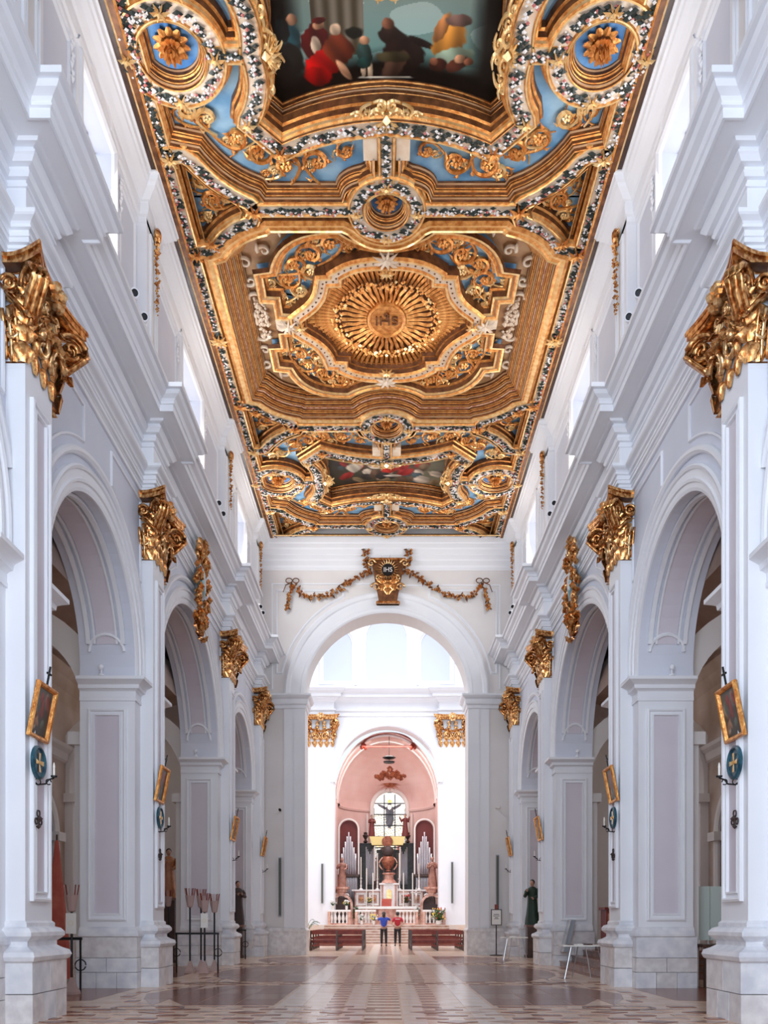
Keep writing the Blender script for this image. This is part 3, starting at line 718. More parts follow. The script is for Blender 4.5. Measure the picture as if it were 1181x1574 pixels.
figs2 += [(1.95,1.3,.22,.22,20,(.42,.03,.02),.3),(1.6,1.45,.2,.12,0,(.7,.6,.5),.3),(.9,1.4,.22,.3,0,(.55,.5,.42),.3),(2.1,.9,.3,.08,0,(.5,.42,.36),.3)]
# ---- one painting bay
def paint_bay(cy, which):
    qi = list(reversed(arc(0, 3.6, 2.28, 270, 322, 9)))   # concave foot arc, from the corner towards the axis
    foot = bez((0,1.28), (1.1,1.32), (1.98,1.78), 8)
    side = [(2.52,1.22)]+bez((2.50,1.15), (2.12,.62), (2.28,0), 7)
    outline = sym4(foot+side)
    rib(outline, cy, True, .14, True)
    pr, mi = STEP(6, .17, .60)
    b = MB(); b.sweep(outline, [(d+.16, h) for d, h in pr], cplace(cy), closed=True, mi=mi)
    b.build('stepped_frame', CM, ceiling)
    outl = sym4([(u*.84, v*.84) for u, v in foot+side])
    zt = CEIL+.58; n0, m0 = 240, 190
    if which == 'near': img = paint_canvas(3.8, 3.1, n0, m0, [(a, b_*.83, c, d*.9, e, f_, g_*.6) for a, b_, c, d, e, f_, g_ in figs], lambda X, Y: scene_big(X, Y*1.1+.05), 1.75)
    else: img = paint_canvas(3.8, 3.1, n0, m0, figs2, scene_small)
    # seen from the nave: feet of the figures towards the great arch
    canvas_object('ceiling_painting', img, lambda i, j: ((i-.5)*4.2, cy+1.48-j*2.96, zt), ceiling, label='oil painting of robed figures in a carved frame')
    b = MB(); b.ngon([(u, cy+v, zt-.012) for u, v in [(0,0)]]) if False else None
    # medallions and spurs
    for sg in (-1, 1):
        medallion((sg*3.60, cy), .74)
        rib([(sg*3.02, 0), (sg*2.42, 0)], cy, False, .10)
        # straight outer border and section boundary
        for e in (-1, 1):
            rib([(sg*.72, e*3.1), (sg*2.62, e*3.1)], cy, False, .10)
            rib([(sg*2.72, e*3.0)]+bez((sg*2.78, e*2.92), (sg*3.35, e*2.62), (sg*3.72, e*1.98), 7)+[(sg*3.85, e*1.86), (sg*4.2, e*1.86)], cy, False, .11)
            rib([(sg*2.72, e*3.2)]+bez((sg*2.8, e*3.38), (sg*3.35, e*3.55), (sg*3.72, e*4.1), 7)+[(sg*4.2, e*4.2)], cy, False, .11)
            # inner moulding following the rib, bounding the blue field
            pr, mi = STEP(3, .20, .26)
            b = MB(); q = [(sg*.42, e*1.95), (sg*.42, e*2.30)]+bez((sg*.5, e*2.32), (sg*.95, e*2.42), (sg*1.02, e*2.72), 6)+[(sg*2.36, e*2.72), (sg*2.42, e*2.60)]+bez((sg*2.5, e*2.55), (sg*3.1, e*2.3), (sg*3.42, e*1.62), 7)+[(sg*3.92, e*1.50), (sg*3.96, e*.92)]
            b.sweep(q, [((-sg*e)*(d-.2), h) for d, h in pr][::1], cplace(cy, CEIL+.04), mi=mi)
            # triangular field frames
            q = [(sg*2.98, e*3.1)]+bez((sg*3.05, e*2.92), (sg*3.5, e*2.72), (sg*3.86, e*2.12), 6)+bez((sg*3.86, e*4.08), (sg*3.5, e*3.5), (sg*3.05, e*3.28), 6)
            b.sweep(q, [((sg*e)*(-d), h) for d, h in pr], cplace(cy, CEIL+.02), closed=True, mi=mi)
            b.build('panel_moulding', CM, ceiling)
            for (u, v, a, k, sc) in ((1.35,2.25,20,0,1.0),(1.95,2.32,160,1,1.0),(.78,2.02,-60,1,.7),(2.45,2.05,200,0,1.0),(2.85,1.75,60,1,.9),(3.3,1.35,30,2,1.0),(3.6,1.2,0,3,.9),(1.7,1.98,-20,3,.8),
                                     (3.55,3.1,90,0,.9),(3.7,2.7,0,3,.8),(3.7,3.5,180,2,.8),(3.3,3.1,0,2,.8),(2.2,2.45,120,3,.8),(2.75,.9+.9,100,2,.8)):
                inst(SCR[k], 'acanthus_scroll', ceiling, (sg*u, cy+e*v, CEIL+.30), (0, 0, math.radians(a*sg*e+(0 if sg*e > 0 else 180))), sc*1.22)
                inst(SCR[3-k], 'acanthus_scroll', ceiling, (sg*(u+.16), cy+e*(v+.10), CEIL+.32), (0, 0, math.radians(a*sg*e+130)), sc*.8)
            spray((sg*2.70, cy+e*3.1), .24, CEIL-.01, 7, GOLD); spray((sg*4.12, cy+e*1.9), .22, CEIL-.01, 7, GOLDB)
            spray((sg*2.0, cy+e*1.78), .2, CEIL, 6, GOLD); spray((sg*2.52, cy+e*1.2), .18, CEIL, 6, GOLDB)
            spray((sg*4.12, cy+e*4.2), .22, CEIL-.01, 7, GOLD)
        for a in (0, 90, 180, 270):
            spray((sg*3.60+.74*math.cos(math.radians(a)), cy+.74*math.sin(math.radians(a))), .17, CEIL-.03, 6)
        # gilded leaf crests over the frame
        inst(CREST, 'carved_crest', ceiling, (sg*2.02, cy, CEIL+.12), (0, 0, PI/2), (1.25, .8, 1))
    for e in (-1, 1):
        medallion((0, cy+e*3.1), .62); rib([(0, e*2.46), (0, e*1.46)], cy, False, .10)
        for sg in (-1, 1):
            b = MB(); b.box(*sorted((sg*.18, sg*.44)), *sorted((cy+e*1.5, cy+e*2.0)), CEIL+.06, CEIL+.3); b.build('cream_tablet', CREAM, ceiling)
        inst(CREST, 'carved_crest', ceiling, (0, cy+e*1.12, CEIL+.10), (0, 0, 0 if e < 0 else PI), (1, 1, 1))
        for a in (0, 90, 180, 270):
            spray((.62*math.cos(math.radians(a)), cy+e*3.1+.62*math.sin(math.radians(a))), .15, CEIL-.03, 6)
    b = MB(); b.box(-4.3, 4.3, cy-3.6, cy+3.6, CEIL+.32, CEIL+.34)
    # the blue ground is cut out where the painting is set
    g = MB(); N = len(outline)
    big = []
    for (u, v) in outline:
        k = min(4.3/max(abs(u), 1e-6), 3.15/max(abs(v), 1e-6)); big.append((u*k, v*k))
    for i in range(N):
        j = (i+1) % N; (a0, b0), (a1, b1) = outline[i], outline[j]; (c0, d0), (c1, d1) = big[i], big[j]
        g.add([(a0,cy+b0,CEIL+.335),(a1,cy+b1,CEIL+.335),(c1,cy+d1,CEIL+.335),(c0,cy+d0,CEIL+.335)], [(0,1,2,3)])
    for sg in (-1, 1):
        for e in (-1, 1):
            g.ngon([(sg*u, cy+e*v, CEIL+.339) for u, v in ((2.2,1.2),(4.35,1.2),(4.35,3.13),(2.2,3.13))])
            g.ngon([(sg*u, cy+e*v, CEIL+.335) for u, v in ((2.75,3.1),(4.35,3.1),(4.35,4.3),(3.78,4.12),(3.4,3.62),(3.0,3.42))])
            g.ngon([(sg*u, cy+e*v, CEIL+.335) for u, v in ((2.4,3.14),(2.4,3.02),(4.3,3.02),(4.3,3.14))])
    g.build('blue_ground', BLUE, ceiling)
CN, CF = 14.15, 27.95
paint_bay(CN, 'near'); paint_bay(CF, 'far')
# gold rails beside the outer borders
for sg in (-1, 1):
    b = MB()
    pr, mi = RIB(.11); b.sweep([(sg*4.22, -1.5), (sg*4.22, ENDY-.05)], pr, lambda u, v, h: (u, v, CEIL+h), mi=mi); b.build('border_rib', CM, ceiling)
    garland([(sg*4.22, 9.0), (sg*4.22, ENDY-.1)], 0, False, .10)
    b = MB(); b.sweep([(sg*4.34, -1.5), (sg*4.34, ENDY)], [(-.09,-.03),(-.05,-.06),(.05,-.06),(.09,-.03),(.11,.3)] if sg < 0 else [(.09,-.03),(.05,-.06),(-.05,-.06),(-.09,-.03),(-.11,.3)], lambda u, v, h: (u, v, CEIL+h), mi=[0,3,2,3]); b.build('edge_rail', CM, ceiling)
    b = MB(); b.box(*sorted((sg*4.4, sg*4.56)), -1.5, ENDY, CEIL-.02, CEIL+.4); b.build('edge_board', DWOOD, ceiling)
b = MB(); pr, mi = STEP(3, .35, .2); b.sweep([(-4.4, ENDY), (4.4, ENDY)], [(-.36+d, h) for d, h in pr][::1], lambda u, v, h: (u, v-.0, CEIL+h-.02), mi=mi); b.build('edge_rail', CM, ceiling)
# ---- central bay with the sunburst
CC = 21.05
g = MB(); g.box(-4.0, 4.0, CC-3.5, CC+3.5, CEIL+.62, CEIL+.64); g.build('ochre_ground', OCHRE, ceiling)
R1 = sym4(arc(0, 3.8, 1.02, 270, 325, 6)+[(.95, 3.28), (2.42, 3.28)]+bez((2.5,3.2), (3.15,3.05), (3.5,2.5), 6)+[(3.72,2.42), (3.72,0)])
pr, mi = STEP(7, .50, .60)
b = MB(); b.sweep(R1, [(d-.05, h) for d, h in pr], cplace(CC), closed=True, mi=mi); b.build('stepped_frame', CM, ceiling)
b = MB(); b.sweep(R1, [(-.30,.3),(-.28,.02),(-.2,-.02),(-.1,.02),(-.05,0)], cplace(CC), closed=True, mi=[3,0,2,0]); b.build('outer_rail', CM, ceiling)
R2 = sym4([(0,2.42),(.2,2.42)]+bez((.3,2.44), (.7,2.5), (1.05,2.82), 4)+bez((1.1,2.82), (2.35,2.85), (2.62,1.72), 9)+[(2.98,1.66), (2.98,.86), (2.66,.84), (2.66,.30), (2.40,.28), (2.40,0)])
R3 = sym4(bez((0,1.92), (.7,1.98), (1.12,1.60), 7)+[(1.12,1.42), (1.42,1.40)]+bez((1.44,1.3), (1.52,.75), (2.02,.36), 7)+[(2.16,.22),(2.16,0)])
b = MB(); b.sweep(R2, [(-.10,.05),(-.07,-.04),(-.02,-.04),(.01,.0),(.05,.02),(.09,-.03),(.13,0),(.15,.12),(.22,.14),(.24,.25)], cplace(CC, CEIL+.36), closed=True, mi=[3,2,0,4,0,2,3,0,3]); b.build('lobed_frame', CM, ceiling)
b = MB(); b.sweep(R3, [(-.30,.2),(-.27,.0),(-.22,-.05),(-.17,-.05),(-.15,.0),(.0,.0),(.02,-.05),(.07,-.05),(.10,0),(.12,.1),(.17,.1),(.19,.2),(.24,.2),(.26,.34)], cplace(CC, CEIL+.34), closed=True, mi=[3,0,2,0,1,0,2,0,3,0,3,0,3]); b.build('cartouche_frame', CM, ceiling)
def loop_area(loop, z, m, name):
    b = MB(); n = len(loop); b.v = [(0, CC, z)]+[(u, CC+v, z) for u, v in loop]; b.f = [(0, i+1, (i+1) % n+1) for i in range(n)]; b.m = [0]*n; b.build(name, m, ceiling)
loop_area(R2, CEIL+.605, BLUE, 'blue_ground'); loop_area(R3, CEIL+.595, GOLDD, 'sunburst_ground')
# cream studs on the cartouche band
g = MB(); n = len(R3)
for i in range(n):
    (a0, b0), (a1, b1) = R3[i], R3[(i+1) % n]; l = math.hypot(a1-a0, b1-b0)
    for q in range(max(1, int(l/.11))):
        t = (q+.5)/max(1, int(l/.11)); sc = 1.04; g.blob(((a0+(a1-a0)*t)*sc, CC+(b0+(b1-b0)*t)*sc, CEIL+.33), .028)
g.build('band_studs', GOLDD, ceiling, kind='stuff')
# rays
def ray(r0, r1, w0, w1, wav=0, ex=1.0):
    b = MB(); n = 7 if wav else 1; L_ = []; R_ = []
    for i in range(n+1):
        t = i/n; r = r0+(r1-r0)*t; w = w0+(w1-w0)*t; o = wav*math.sin(t*3.2*PI)
        L_.append((r, o-w, 0)); R_.append((r, o+w, 0))
    top = [(r0+(r1-r0)*i/n, wav*math.sin(i/n*3.2*PI), -.05) for i in range(n+1)]
    vs = L_+R_+top; k = n+1
    b.add(vs, [(i, i+1, 2*k+i+1, 2*k+i) for i in range(n)]+[(k+i, 2*k+i, 2*k+i+1, k+i+1) for i in range(n)]); return b
rm1 = ray(.0, .62, .035, .05, .02).mesh('wavy_ray', GOLD); rm2 = ray(.0, .62, .03, .055).mesh('straight_ray', GOLD); rm3 = ray(0, .80, .03, .055).mesh('outer_ray', GOLD)
for i in range(40):
    a = 2*PI*i/40
    inst(rm1 if i % 2 else rm2, 'wavy_ray' if i % 2 else 'straight_ray', ceiling, (.50*math.cos(a), CC+.62*math.sin(a), CEIL+.52), (0, 0, math.atan2(math.sin(a)*1.1, math.cos(a))))
for i in range(84):
    a = 2*PI*i/84; inst(rm3, 'outer_ray', ceiling, (1.28*math.cos(a), CC+1.2*math.sin(a), CEIL+.56), (0, 0, a), (1 if abs(math.cos(a)) > .75 else .72, 1, 1))
g = MB(); random.seed(11)
for i in range(260):
    a = 2*PI*i/260; rr = 1+random.uniform(-.10, .10); g.blob((1.22*rr*math.cos(a), CC+1.22*rr*math.sin(a), CEIL+.50-random.uniform(0, .07)), random.uniform(.03, .055), mi=0 if random.random() < .85 else 1)
g.build('flower_wreath', [GOLD, GOLDB], ceiling, kind='stuff')
g = MB(); g.lathe([(0,-.10),(.40,-.10),(.44,-.14),(.48,-.12),(.50,0)], (0, CC, CEIL+.58), 32, sy=1.25); g.build('monogram_disc', GOLD, ceiling, smooth=False)
def text_obj(name, body, size, loc, rot, m, parent, ext=.01, label=None):
    c = bpy.data.curves.new(name, 'FONT'); c.body = body; c.size = size; c.align_x = 'CENTER'; c.align_y = 'CENTER'; c.extrude = ext
    c.materials.append(m); o = bpy.data.objects.new(name, c); C.objects.link(o); o.location = loc; o.rotation_euler = rot
    bpy.context.view_layer.update()
    me = bpy.data.meshes.new_from_object(o.evaluated_get(bpy.context.evaluated_depsgraph_get())); me.name = name
    bpy.data.objects.remove(o); return inst(me, name, parent, loc, rot, label=label)
text_obj('monogram', 'IHS', .42, (0, CC, CEIL+.46), (PI, 0, 0), GOLDD, ceiling, .015)
g = MB(); g.box(-.02, .02, CC-.30, CC-.08, CEIL+.44, CEIL+.47); g.box(-.07, .07, CC-.24, CC-.20, CEIL+.44, CEIL+.47); g.build('monogram_cross', GOLDD, ceiling)
# heart and knobs on the axis
for e in (-1, 1):
    spray((0, CC+e*2.12), .34, CEIL+.34, 9, CREAM, 'cream_knot'); spray((0, CC+e*1.75), .22, CEIL+.34, 8, GOLDB)
    b = MB(); b.box(-.16, .16, *sorted((CC+e*1.95, CC+e*2.45)), CEIL+.38, CEIL+.6); b.build('cream_bridge', CREAM, ceiling)
    b = MB(); b.box(*sorted((e*2.1, e*2.75)), CC-.17, CC+.17, CEIL+.38, CEIL+.6); b.build('cream_bridge', CREAM, ceiling)
    spray((e*2.45, CC), .30, CEIL+.34, 9, CREAM, 'cream_knot'); spray((e*2.15, CC), .2, CEIL+.33, 7, GOLDB)
for sg in (-1, 1):
    for e in (-1, 1):
        for (u, v, a, k, sc) in ((.8,2.28,0,0,.9),(1.25,2.35,30,1,1.15),(1.72,2.05,200,0,1.2),(2.1,1.75,70,1,1.1),(1.75,1.55,120,2,1.2),(2.3,1.3,10,0,1.1),(2.05,.95,150,3,1.1),(2.5,.75,80,2,1.0),(2.35,.48,0,3,.9),(.42,2.2,90,3,.8),(1.0,2.55,10,2,.9),(1.55,2.45,60,3,.9),(2.75,1.2,90,3,.8)):
            inst(SCR[k], 'acanthus_scroll', ceiling, (sg*u, CC+e*v, CEIL+.56), (0, 0, math.radians(a*sg*e+(0 if sg*e > 0 else 180))), sc*1.12)
            inst(SCR[3-k], 'acanthus_scroll', ceiling, (sg*(u+.12), CC+e*(v-.12), CEIL+.58), (0, 0, math.radians(a*sg*e+120)), sc*.7)
        # cream curls and putti-like folds on the ochre ground
        b = MB()
        for (u, v, r_, t_) in ((3.25,1.75,.2,1),(3.2,1.2,.17,-1),(3.15,.65,.2,1),(3.1,.2,.16,-1),(2.75,2.1,.16,1),(2.2,2.75,.15,-1),(1.5,3.0,.14,1),(.9,2.95,.10,-1)):
            b.tube([(sg*(u+x), CC+e*(v+y), CEIL+.56) for x, y in spiral_pts(r_, 1.1, 14, .2, t_)], .035, 5, taper=[1.4-.05*i for i in range(15)])
            b.tube([(sg*(u+r_*.9), CC+e*(v+t_*q*.06), CEIL+.54) for q in range(5)], .05, 5, taper=[1,1.2,1,.7,.3])
        b.build('cream_curl', CREAM, ceiling, smooth=True)
        b = MB(); random.seed(5)
        for q in range(30): b.blob((sg*random.uniform(2.95, 3.2), CC+e*random.uniform(0.0, .6), CEIL+random.uniform(.45, .56)), random.uniform(.035, .07))
        b.build('cream_fruit', CREAM, ceiling)
        spray((sg*3.74, CC+e*3.0), .2, CEIL, 7, GOLD)
for sg in (-1, 1): spray((sg*4.18, CC), .26, CEIL-.02, 9, GOLDB)
# all garland flowers: leaves, white and rose petals
random.seed(2)
lv, wh = MB(), MB()
for (x, y, z) in flower_pts:
    if y < 9: continue
    r = random.random()
    if r < .45: lv.blob((x, y, z+.01), random.uniform(.045, .065), 0, (1.3, .8, .5))
    elif r < .91: wh.blob((x, y, z-.014), random.uniform(.020, .040), 0, (1, 1, .7))
    else: wh.blob((x, y, z-.012), random.uniform(.03, .04), 1, (1, 1, .7))
lv.build('garland_leaves', LEAFG, ceiling, kind='stuff'); wh.build('garland_flowers', [PETAL, ROSE], ceiling, kind='stuff')
# ------------------------------------------------------------ gilded capitals
BRONZE2 = mat('bright_deep_gilding', (0.62, 0.26, 0.07), 0.25, 0.8, col2=(1.0, 0.72, 0.38), nscale=12.0)
CW_, CH = 1.14, 1.39
def volute(b, c, ang, r=.2, th=.05, flip=1, w=.12):
    """spiral in the vertical plane that points along ang; c is its eye"""
    ca, sa = math.cos(ang), math.sin(ang)
    pts = [(c[0]-flip*ca*(-x), c[1]-flip*sa*(-x), c[2]+y) for x, y in spiral_pts(r, 1.7, 26, .1, 1)]
    st = [(c[0]+flip*ca*r-ca*.12*k*flip, c[1]+flip*sa*r-sa*.12*k*flip, c[2]-.13*k) for k in (3, 2, 1)]
    for o in (-w/2, 0, w/2):
        b.tube([(x-sa*o, y+ca*o, z) for x, y, z in st+pts], th*(1.15 if o == 0 else .9), 5, taper=[.8+.02*i if i < 6 else 1.0-.012*i for i in range(len(pts)+3)])
    b.sphere(c, th*1.3, n=8, m=5)
LEAF1 = leaf_mesh(.42, .56, .34, 4).mesh('acanthus_leaf', BRONZE, True)
LEAF2 = leaf_mesh(.34, .44, .5, 4).mesh('acanthus_leaf', BRONZE, True)
_fl = MB(); 
for k in range(7):
    a = 2*PI*k/7; _fl.sphere((.05, .10*math.cos(a), .10*math.sin(a)), .055, n=6, m=4)
_fl.sphere((.10, 0, 0), .055, n=6, m=4)
FLOW = _fl.mesh('abacus_flower', BRONZE2)
def make_capital(w=CW_, dep=.27, H=CH, m1=None):
    t = empty('gilded_capital')
    U = [(-dep, -w/2), (0, -w/2), (0, w/2), (-dep, w/2)][::-1]
    pl = lambda u, v, h: (u, v, h)
    b = MB(); b.sweep(U, [(0,0),(-.04,.0),(-.07,.03),(-.04,.06),(-.02,.07),(0,.08)], pl); 
    b.build('neck_ring', BRONZE, t)
    b = MB(); b.sweep(U, [(0,.06),(-.01,.35),(-.03,.7),(-.08,.95),(-.15,1.16),(-.15,1.2),(.2,1.2)], pl); b.build('bell', GOLDD, t)
    b = MB(); b.sweep(U, [(-.01,.1),(-.03,.4),(-.02,.62)], pl)
    # abacus with concave sides and flared corners
    e = .30; hw = w/2; out = []
    out += bez((-dep, -hw-.10), (-dep*.4, -hw-.02), (e, -hw-e), 5)+bez((e, -hw-e+.05), (.06, 0), (e, hw+e-.05), 10)+bez((e, hw+e), (-dep*.4, hw+.02), (-dep, hw+.10), 5)
    b = MB()
    for z0, z1, k in ((1.19, 1.25, .90), (1.25, 1.34, 1.0), (1.34, 1.39, 1.05)):
        b.prism([(u*k if u > 0 else u, v*k) for u, v in out], pl, z0, z1)
    b.build('abacus', BRONZE, t)
    for sg in (-1, 1):
        b = MB(); volute(b, (.12, sg*(hw+.08), .97), math.radians(45*sg), .25, .055, 1, .15); b.build('volute', BRONZE, t, smooth=True)
        b = MB(); volute(b, (.10, sg*.17, 1.02), math.radians(90*sg), .10, .026, -1, .05); b.build('helix', BRONZE2, t, smooth=True)
        b = MB(); volute(b, (-dep*.55, sg*(hw+.12), .98), math.radians(180), .12, .035, 1, .06); b.build('helix', BRONZE, t, smooth=True)
        inst(LEAF2, 'acanthus_leaf', t, (-dep*.4, sg*hw*1.0, .42), (0, 0, math.radians(90*sg)))
        inst(LEAF1, 'acanthus_leaf', t, (-dep*.5, sg*hw*1.0, .06), (0, 0, math.radians(90*sg)), (.9, .62, .9))
        inst(LEAF1, 'acanthus_leaf', t, (-.02, sg*hw*.98, .06), (0, 0, math.radians(45*sg)), (1.1, .8, 1))
        inst(LEAF2, 'acanthus_leaf', t, (0.0, sg*hw*.96, .46), (0, 0, math.radians(45*sg)), (1.4, 1, 1.05))
    for sg in (-1, 1):
        for q in range(3):
            b = MB(); b.tube([(-dep*.85+q*.075, sg*(hw+.03+.05*i_*i_/9), .10+i_*.11) for i_ in range(6)], .03, 5, taper=[.7, 1, 1, 1, 1.1, .9]); b.build('flute_leaf', BRONZE2 if q == 1 else BRONZE, t, smooth=True)
    for y in (-.28, 0, .28): inst(LEAF1, 'acanthus_leaf', t, (0.0, y*w/1.1, .06), None, (1, .72, 1))
    for y in (-.17, .17): inst(LEAF2, 'acanthus_leaf', t, (0.01, y*w/1.14, .45), None, (1.0, .85, 1))
    inst(FLOW, 'abacus_flower', t, (.14, 0, 1.28), None, 1.3)
    b = MB(); random.seed(4)
    for i in range(26):                     # hanging swag of fruit between the volutes
        u = (i-12.5)/12.5; b.blob((.20-.08*abs(u)+random.uniform(-.02, .02), u*hw*.95, .83-.15*math.cos(u*PI/2)+random.uniform(-.03, .03)), random.uniform(.04, .07))
    b.build('fruit_swag', BRONZE, t)
    for sg in (-1, 1):
        b = MB(); b2_ = MB()
        b.tube([(.10+.05*math.cos(i*.3), sg*(.20+x), .50+y) for i, (x, y) in enumerate(spiral_pts(.20, 1.3, 16, .15, 1))], .045, 6, taper=[1.2-.03*i for i in range(17)])
        b2_.tube([(-dep*.55+y*.9, sg*(hw+.07), .42+x) for x, y in spiral_pts(.13, 1.2, 14, .15, 1)], .03, 5)
        b.build('c_scroll', BRONZE2, t, smooth=True); b2_.build('c_scroll', BRONZE2, t, smooth=True)
    return t
cap0 = make_capital(); used = False
for s in (-1, 1):
    for k, (a, b1) in enumerate(PIL):
        if k == 0: continue
        c = cap0 if not used else copy_tree(cap0); used = True
        c.location = (s*PO, a+.535, ENT-CH); c.scale = (1, .94, 1); c.rotation_euler = (0, 0, 0 if s < 0 else PI)
        tag(c, 'gilded acanthus and volute capital on the %s nave wall, %s' % (SIDE[s], ORD[k-1]), 'capital', 'gilded capitals of the nave pilasters')
# ------------------------------------------------------------ hangings of the upper pilasters
def pendant_mb():
    b = MB(); random.seed(9)
    b.sphere((.08, 0, 1.55), .10, 0, (.8, 1, 1.5), 8, 6)
    for i in range(46):
        z = 1.5-i*.034; w = (.15 if z > 1.25 else .10+.07*abs(math.sin(z*5))) * (.45+.5*max(0, z)/1.5)
        b.blob((.05+random.uniform(0, .05), random.uniform(-w, w), z), random.uniform(.035, .065)*(.6+.4*z/1.5))
    return b
PEND = pendant_mb().mesh('leaf_drop', BRONZE)
_r = MB(); _r.tube([(0.05, .14*math.cos(t*.7)*(1 if t < 5 else .4), 1.5+.12*math.sin(t*1.4)) for t in range(10)], .018, 5); RIBN = _r.mesh('ribbon', BRONZE2)
for s in (-1, 1):
    for k, (a, b1) in enumerate(PIL):
        if k == 0: continue
        t = empty('gilded_pendant', (s*4.70, (a+b1)/2, 13.55), (0, 0, 0 if s < 0 else PI), 'gilded leaf pendant on the upper %s wall above the capital %s' % (SIDE[s], ORD[k-1]), 'ornament', 'gilded pendants of the upper wall')
        inst(PEND, 'leaf_drop', t); inst(RIBN, 'ribbon', t)
# ------------------------------------------------------------ keystone cartouches over the wide arches
def make_cartouche():
    t = empty('gilded_cartouche')
    b = MB(); b.sphere((.16, 0, 1.15), .36, 0, (.35, .85, 1.25), 16, 10); b.build('shield', MATS['shield_enamel'], t, smooth=True)
    for sg in (-1, 1):
        for (y, z, r, k) in ((.38, 1.75, .22, 1), (.42, 1.15, .20, -1), (.36, .62, .22, 1), (.20, .2, .15, -1)):
            b = MB(); b.tube([(.14+.10*(1-i/20), sg*(y+k*x*.9), z+v) for i, (x, v) in enumerate(spiral_pts(r, 1.3, 18, .15, 1))], .06, 6, taper=[1.1-.03*i for i in range(19)]); b.build('frame_scroll', BRONZE, t, smooth=True)
    b = MB(); random.seed(21)
    for i in range(110):
        a = random.uniform(0, 2*PI); z = 1.1+1.05*math.sin(a)*random.uniform(.85, 1.1); y = .45*math.cos(a)*random.uniform(.85, 1.15)
        if z < .15: y *= .5
        b.blob((.12+random.uniform(0, .16), y, z), random.uniform(.05, .10), sq=(1, .8, 1.3))
    b.build('leaf_border', BRONZE, t)
    b = MB()
    for i in range(7):
        y = (i-3)*.13; b.tube([(.12, y*.8, 1.75), (.2, y*1.1, 2.0), (.22, y*1.25, 2.18+.08*math.cos(i-3))], .05, 5, taper=[1, .9, .3])
    b.build('crown', BRONZE2, t, smooth=True)
    for k, y in enumerate((-.2, 0, .2)): inst(LEAF1, 'acanthus_leaf', t, (.05, y, .42-.1*(k == 1)), (PI, 0, 0), 1.1)
    return t
mat('shield_enamel', (0.55, 0.62, 0.66), 0.3, col2=(0.05, 0.20, 0.22), nscale=3.0, lo=.45, hi=.55)
k0 = make_cartouche(); yc = (OPEN[2][0]+OPEN[2][1])/2
for s in (-1, 1):
    c = k0 if s < 0 else copy_tree(k0)
    c.location = (s*(WO-.05), yc, 8.55); c.rotation_euler = (0, 0, 0 if s < 0 else PI)
    tag(c, 'gilded cartouche with small shield over the wide %s arch' % SIDE[s], 'cartouche', 'keystone cartouches of the nave')
# ------------------------------------------------------------ coat and swags over the great arch
EP = lambda px, py: ((px-594.5)/40.6, (1415-py)/40.6+1.3)
t = empty('monogram_cartouche', (0.05, ENDY-.1, 13.2), label='gilded cartouche with a black monogram disc at the crown of the great arch', cat='cartouche')
b = MB(); b.prism([(-.42,0),(.42,0),(.40,.12),(.34,.12),(.52,1.1),(.62,1.65),(-.62,1.65),(-.52,1.1),(-.34,.12),(-.40,.12)], lambda u, v, h: (u, h, v), -.12, .1); b.build('backplate', GOLDD, t)
b = MB(); b.box(-.45, .45, -.22, 0, 0, .06); b.box(-.66, .66, -.2, 0, 1.62, 1.70); b.build('ledge', BRONZE, t)
b = MB()
for i in range(22):
    a = 2*PI*i/22; r1 = .62 if i % 2 else .5
    b.add([(.24*math.cos(a-.1), -.2, 1.25+.24*math.sin(a-.1)), (.24*math.cos(a+.1), -.2, 1.25+.24*math.sin(a+.1)), (r1*math.cos(a), -.16, 1.25+r1*math.sin(a)), (.4*math.cos(a), -.24, 1.25+.4*math.sin(a))], [(0,2,3),(1,3,2),(0,3,1)])
b.build('sun_rays', BRONZE2, t)
b = MB(); b.lathe([(0, .24), (.20, .24), (.23, .20), (.23, .1)], n=24)
b.v = [(x, -z, 1.25+y) for x, y, z in b.v]; b.build('monogram_disc', IRON, t)
text_obj('monogram', 'IHS', .24, (0, -.245, 1.23), (PI/2, 0, 0), PETAL, t, .008)
b = MB()
for sg in (-1, 1):
    for (x, z, r, k) in ((.45, .6, .17, 1), (.36, .95, .12, -1), (.62, 1.5, .16, -1)):
        b = MB(); b.tube([(sg*(x+k*u), -.2, z+v) for u, v in spiral_pts(r, 1.3, 16, .15, 1)], .045, 5, taper=[1.1-.03*i for i in range(17)]); b.build('scroll', BRONZE2, t, smooth=True)
for x, z in ((-.22, .5), (0, .35), (.22, .5)): inst(LEAF1, 'acanthus_leaf', t, (x, -.1, z), (0, 0, -PI/2), .95)
def swag(name, pts, label, group, r=.11):
    t = empty(name, (pts[0][0], ENDY-.1, pts[0][1]), label=label, cat='garland', group=group)
    b = MB(); lf = MB(); random.seed(len(pts)*7)
    for (x0, z0), (x1, z1) in zip(pts[:-1], pts[1:]):
        l = math.hypot(x1-x0, z1-z0); n = max(1, int(l/.13))
        for i in range(n):
            f = i/n; x = x0+(x1-x0)*f-pts[0][0]; z = z0+(z1-z0)*f-pts[0][1]
            for q in range(4): b.blob((x+random.uniform(-r, r)*.8, -.06+random.uniform(-.05, .05), z+random.uniform(-r, r)*.8), random.uniform(.05, .08))
            a = random.uniform(0, 2*PI); q = r*1.6
            lf.add([(x, -.05, z), (x+q*math.cos(a-.4)*.7, -.08, z+q*math.sin(a-.4)*.7), (x+q*1.25*math.cos(a), -.03, z+q*1.25*math.sin(a)), (x+q*math.cos(a+.4)*.7, -.08, z+q*math.sin(a+.4)*.7)], [(0,1,2),(0,2,3)])
    b.build('fruit', BRONZE, t); lf.build('leaves', GOLDD, t)
    return t
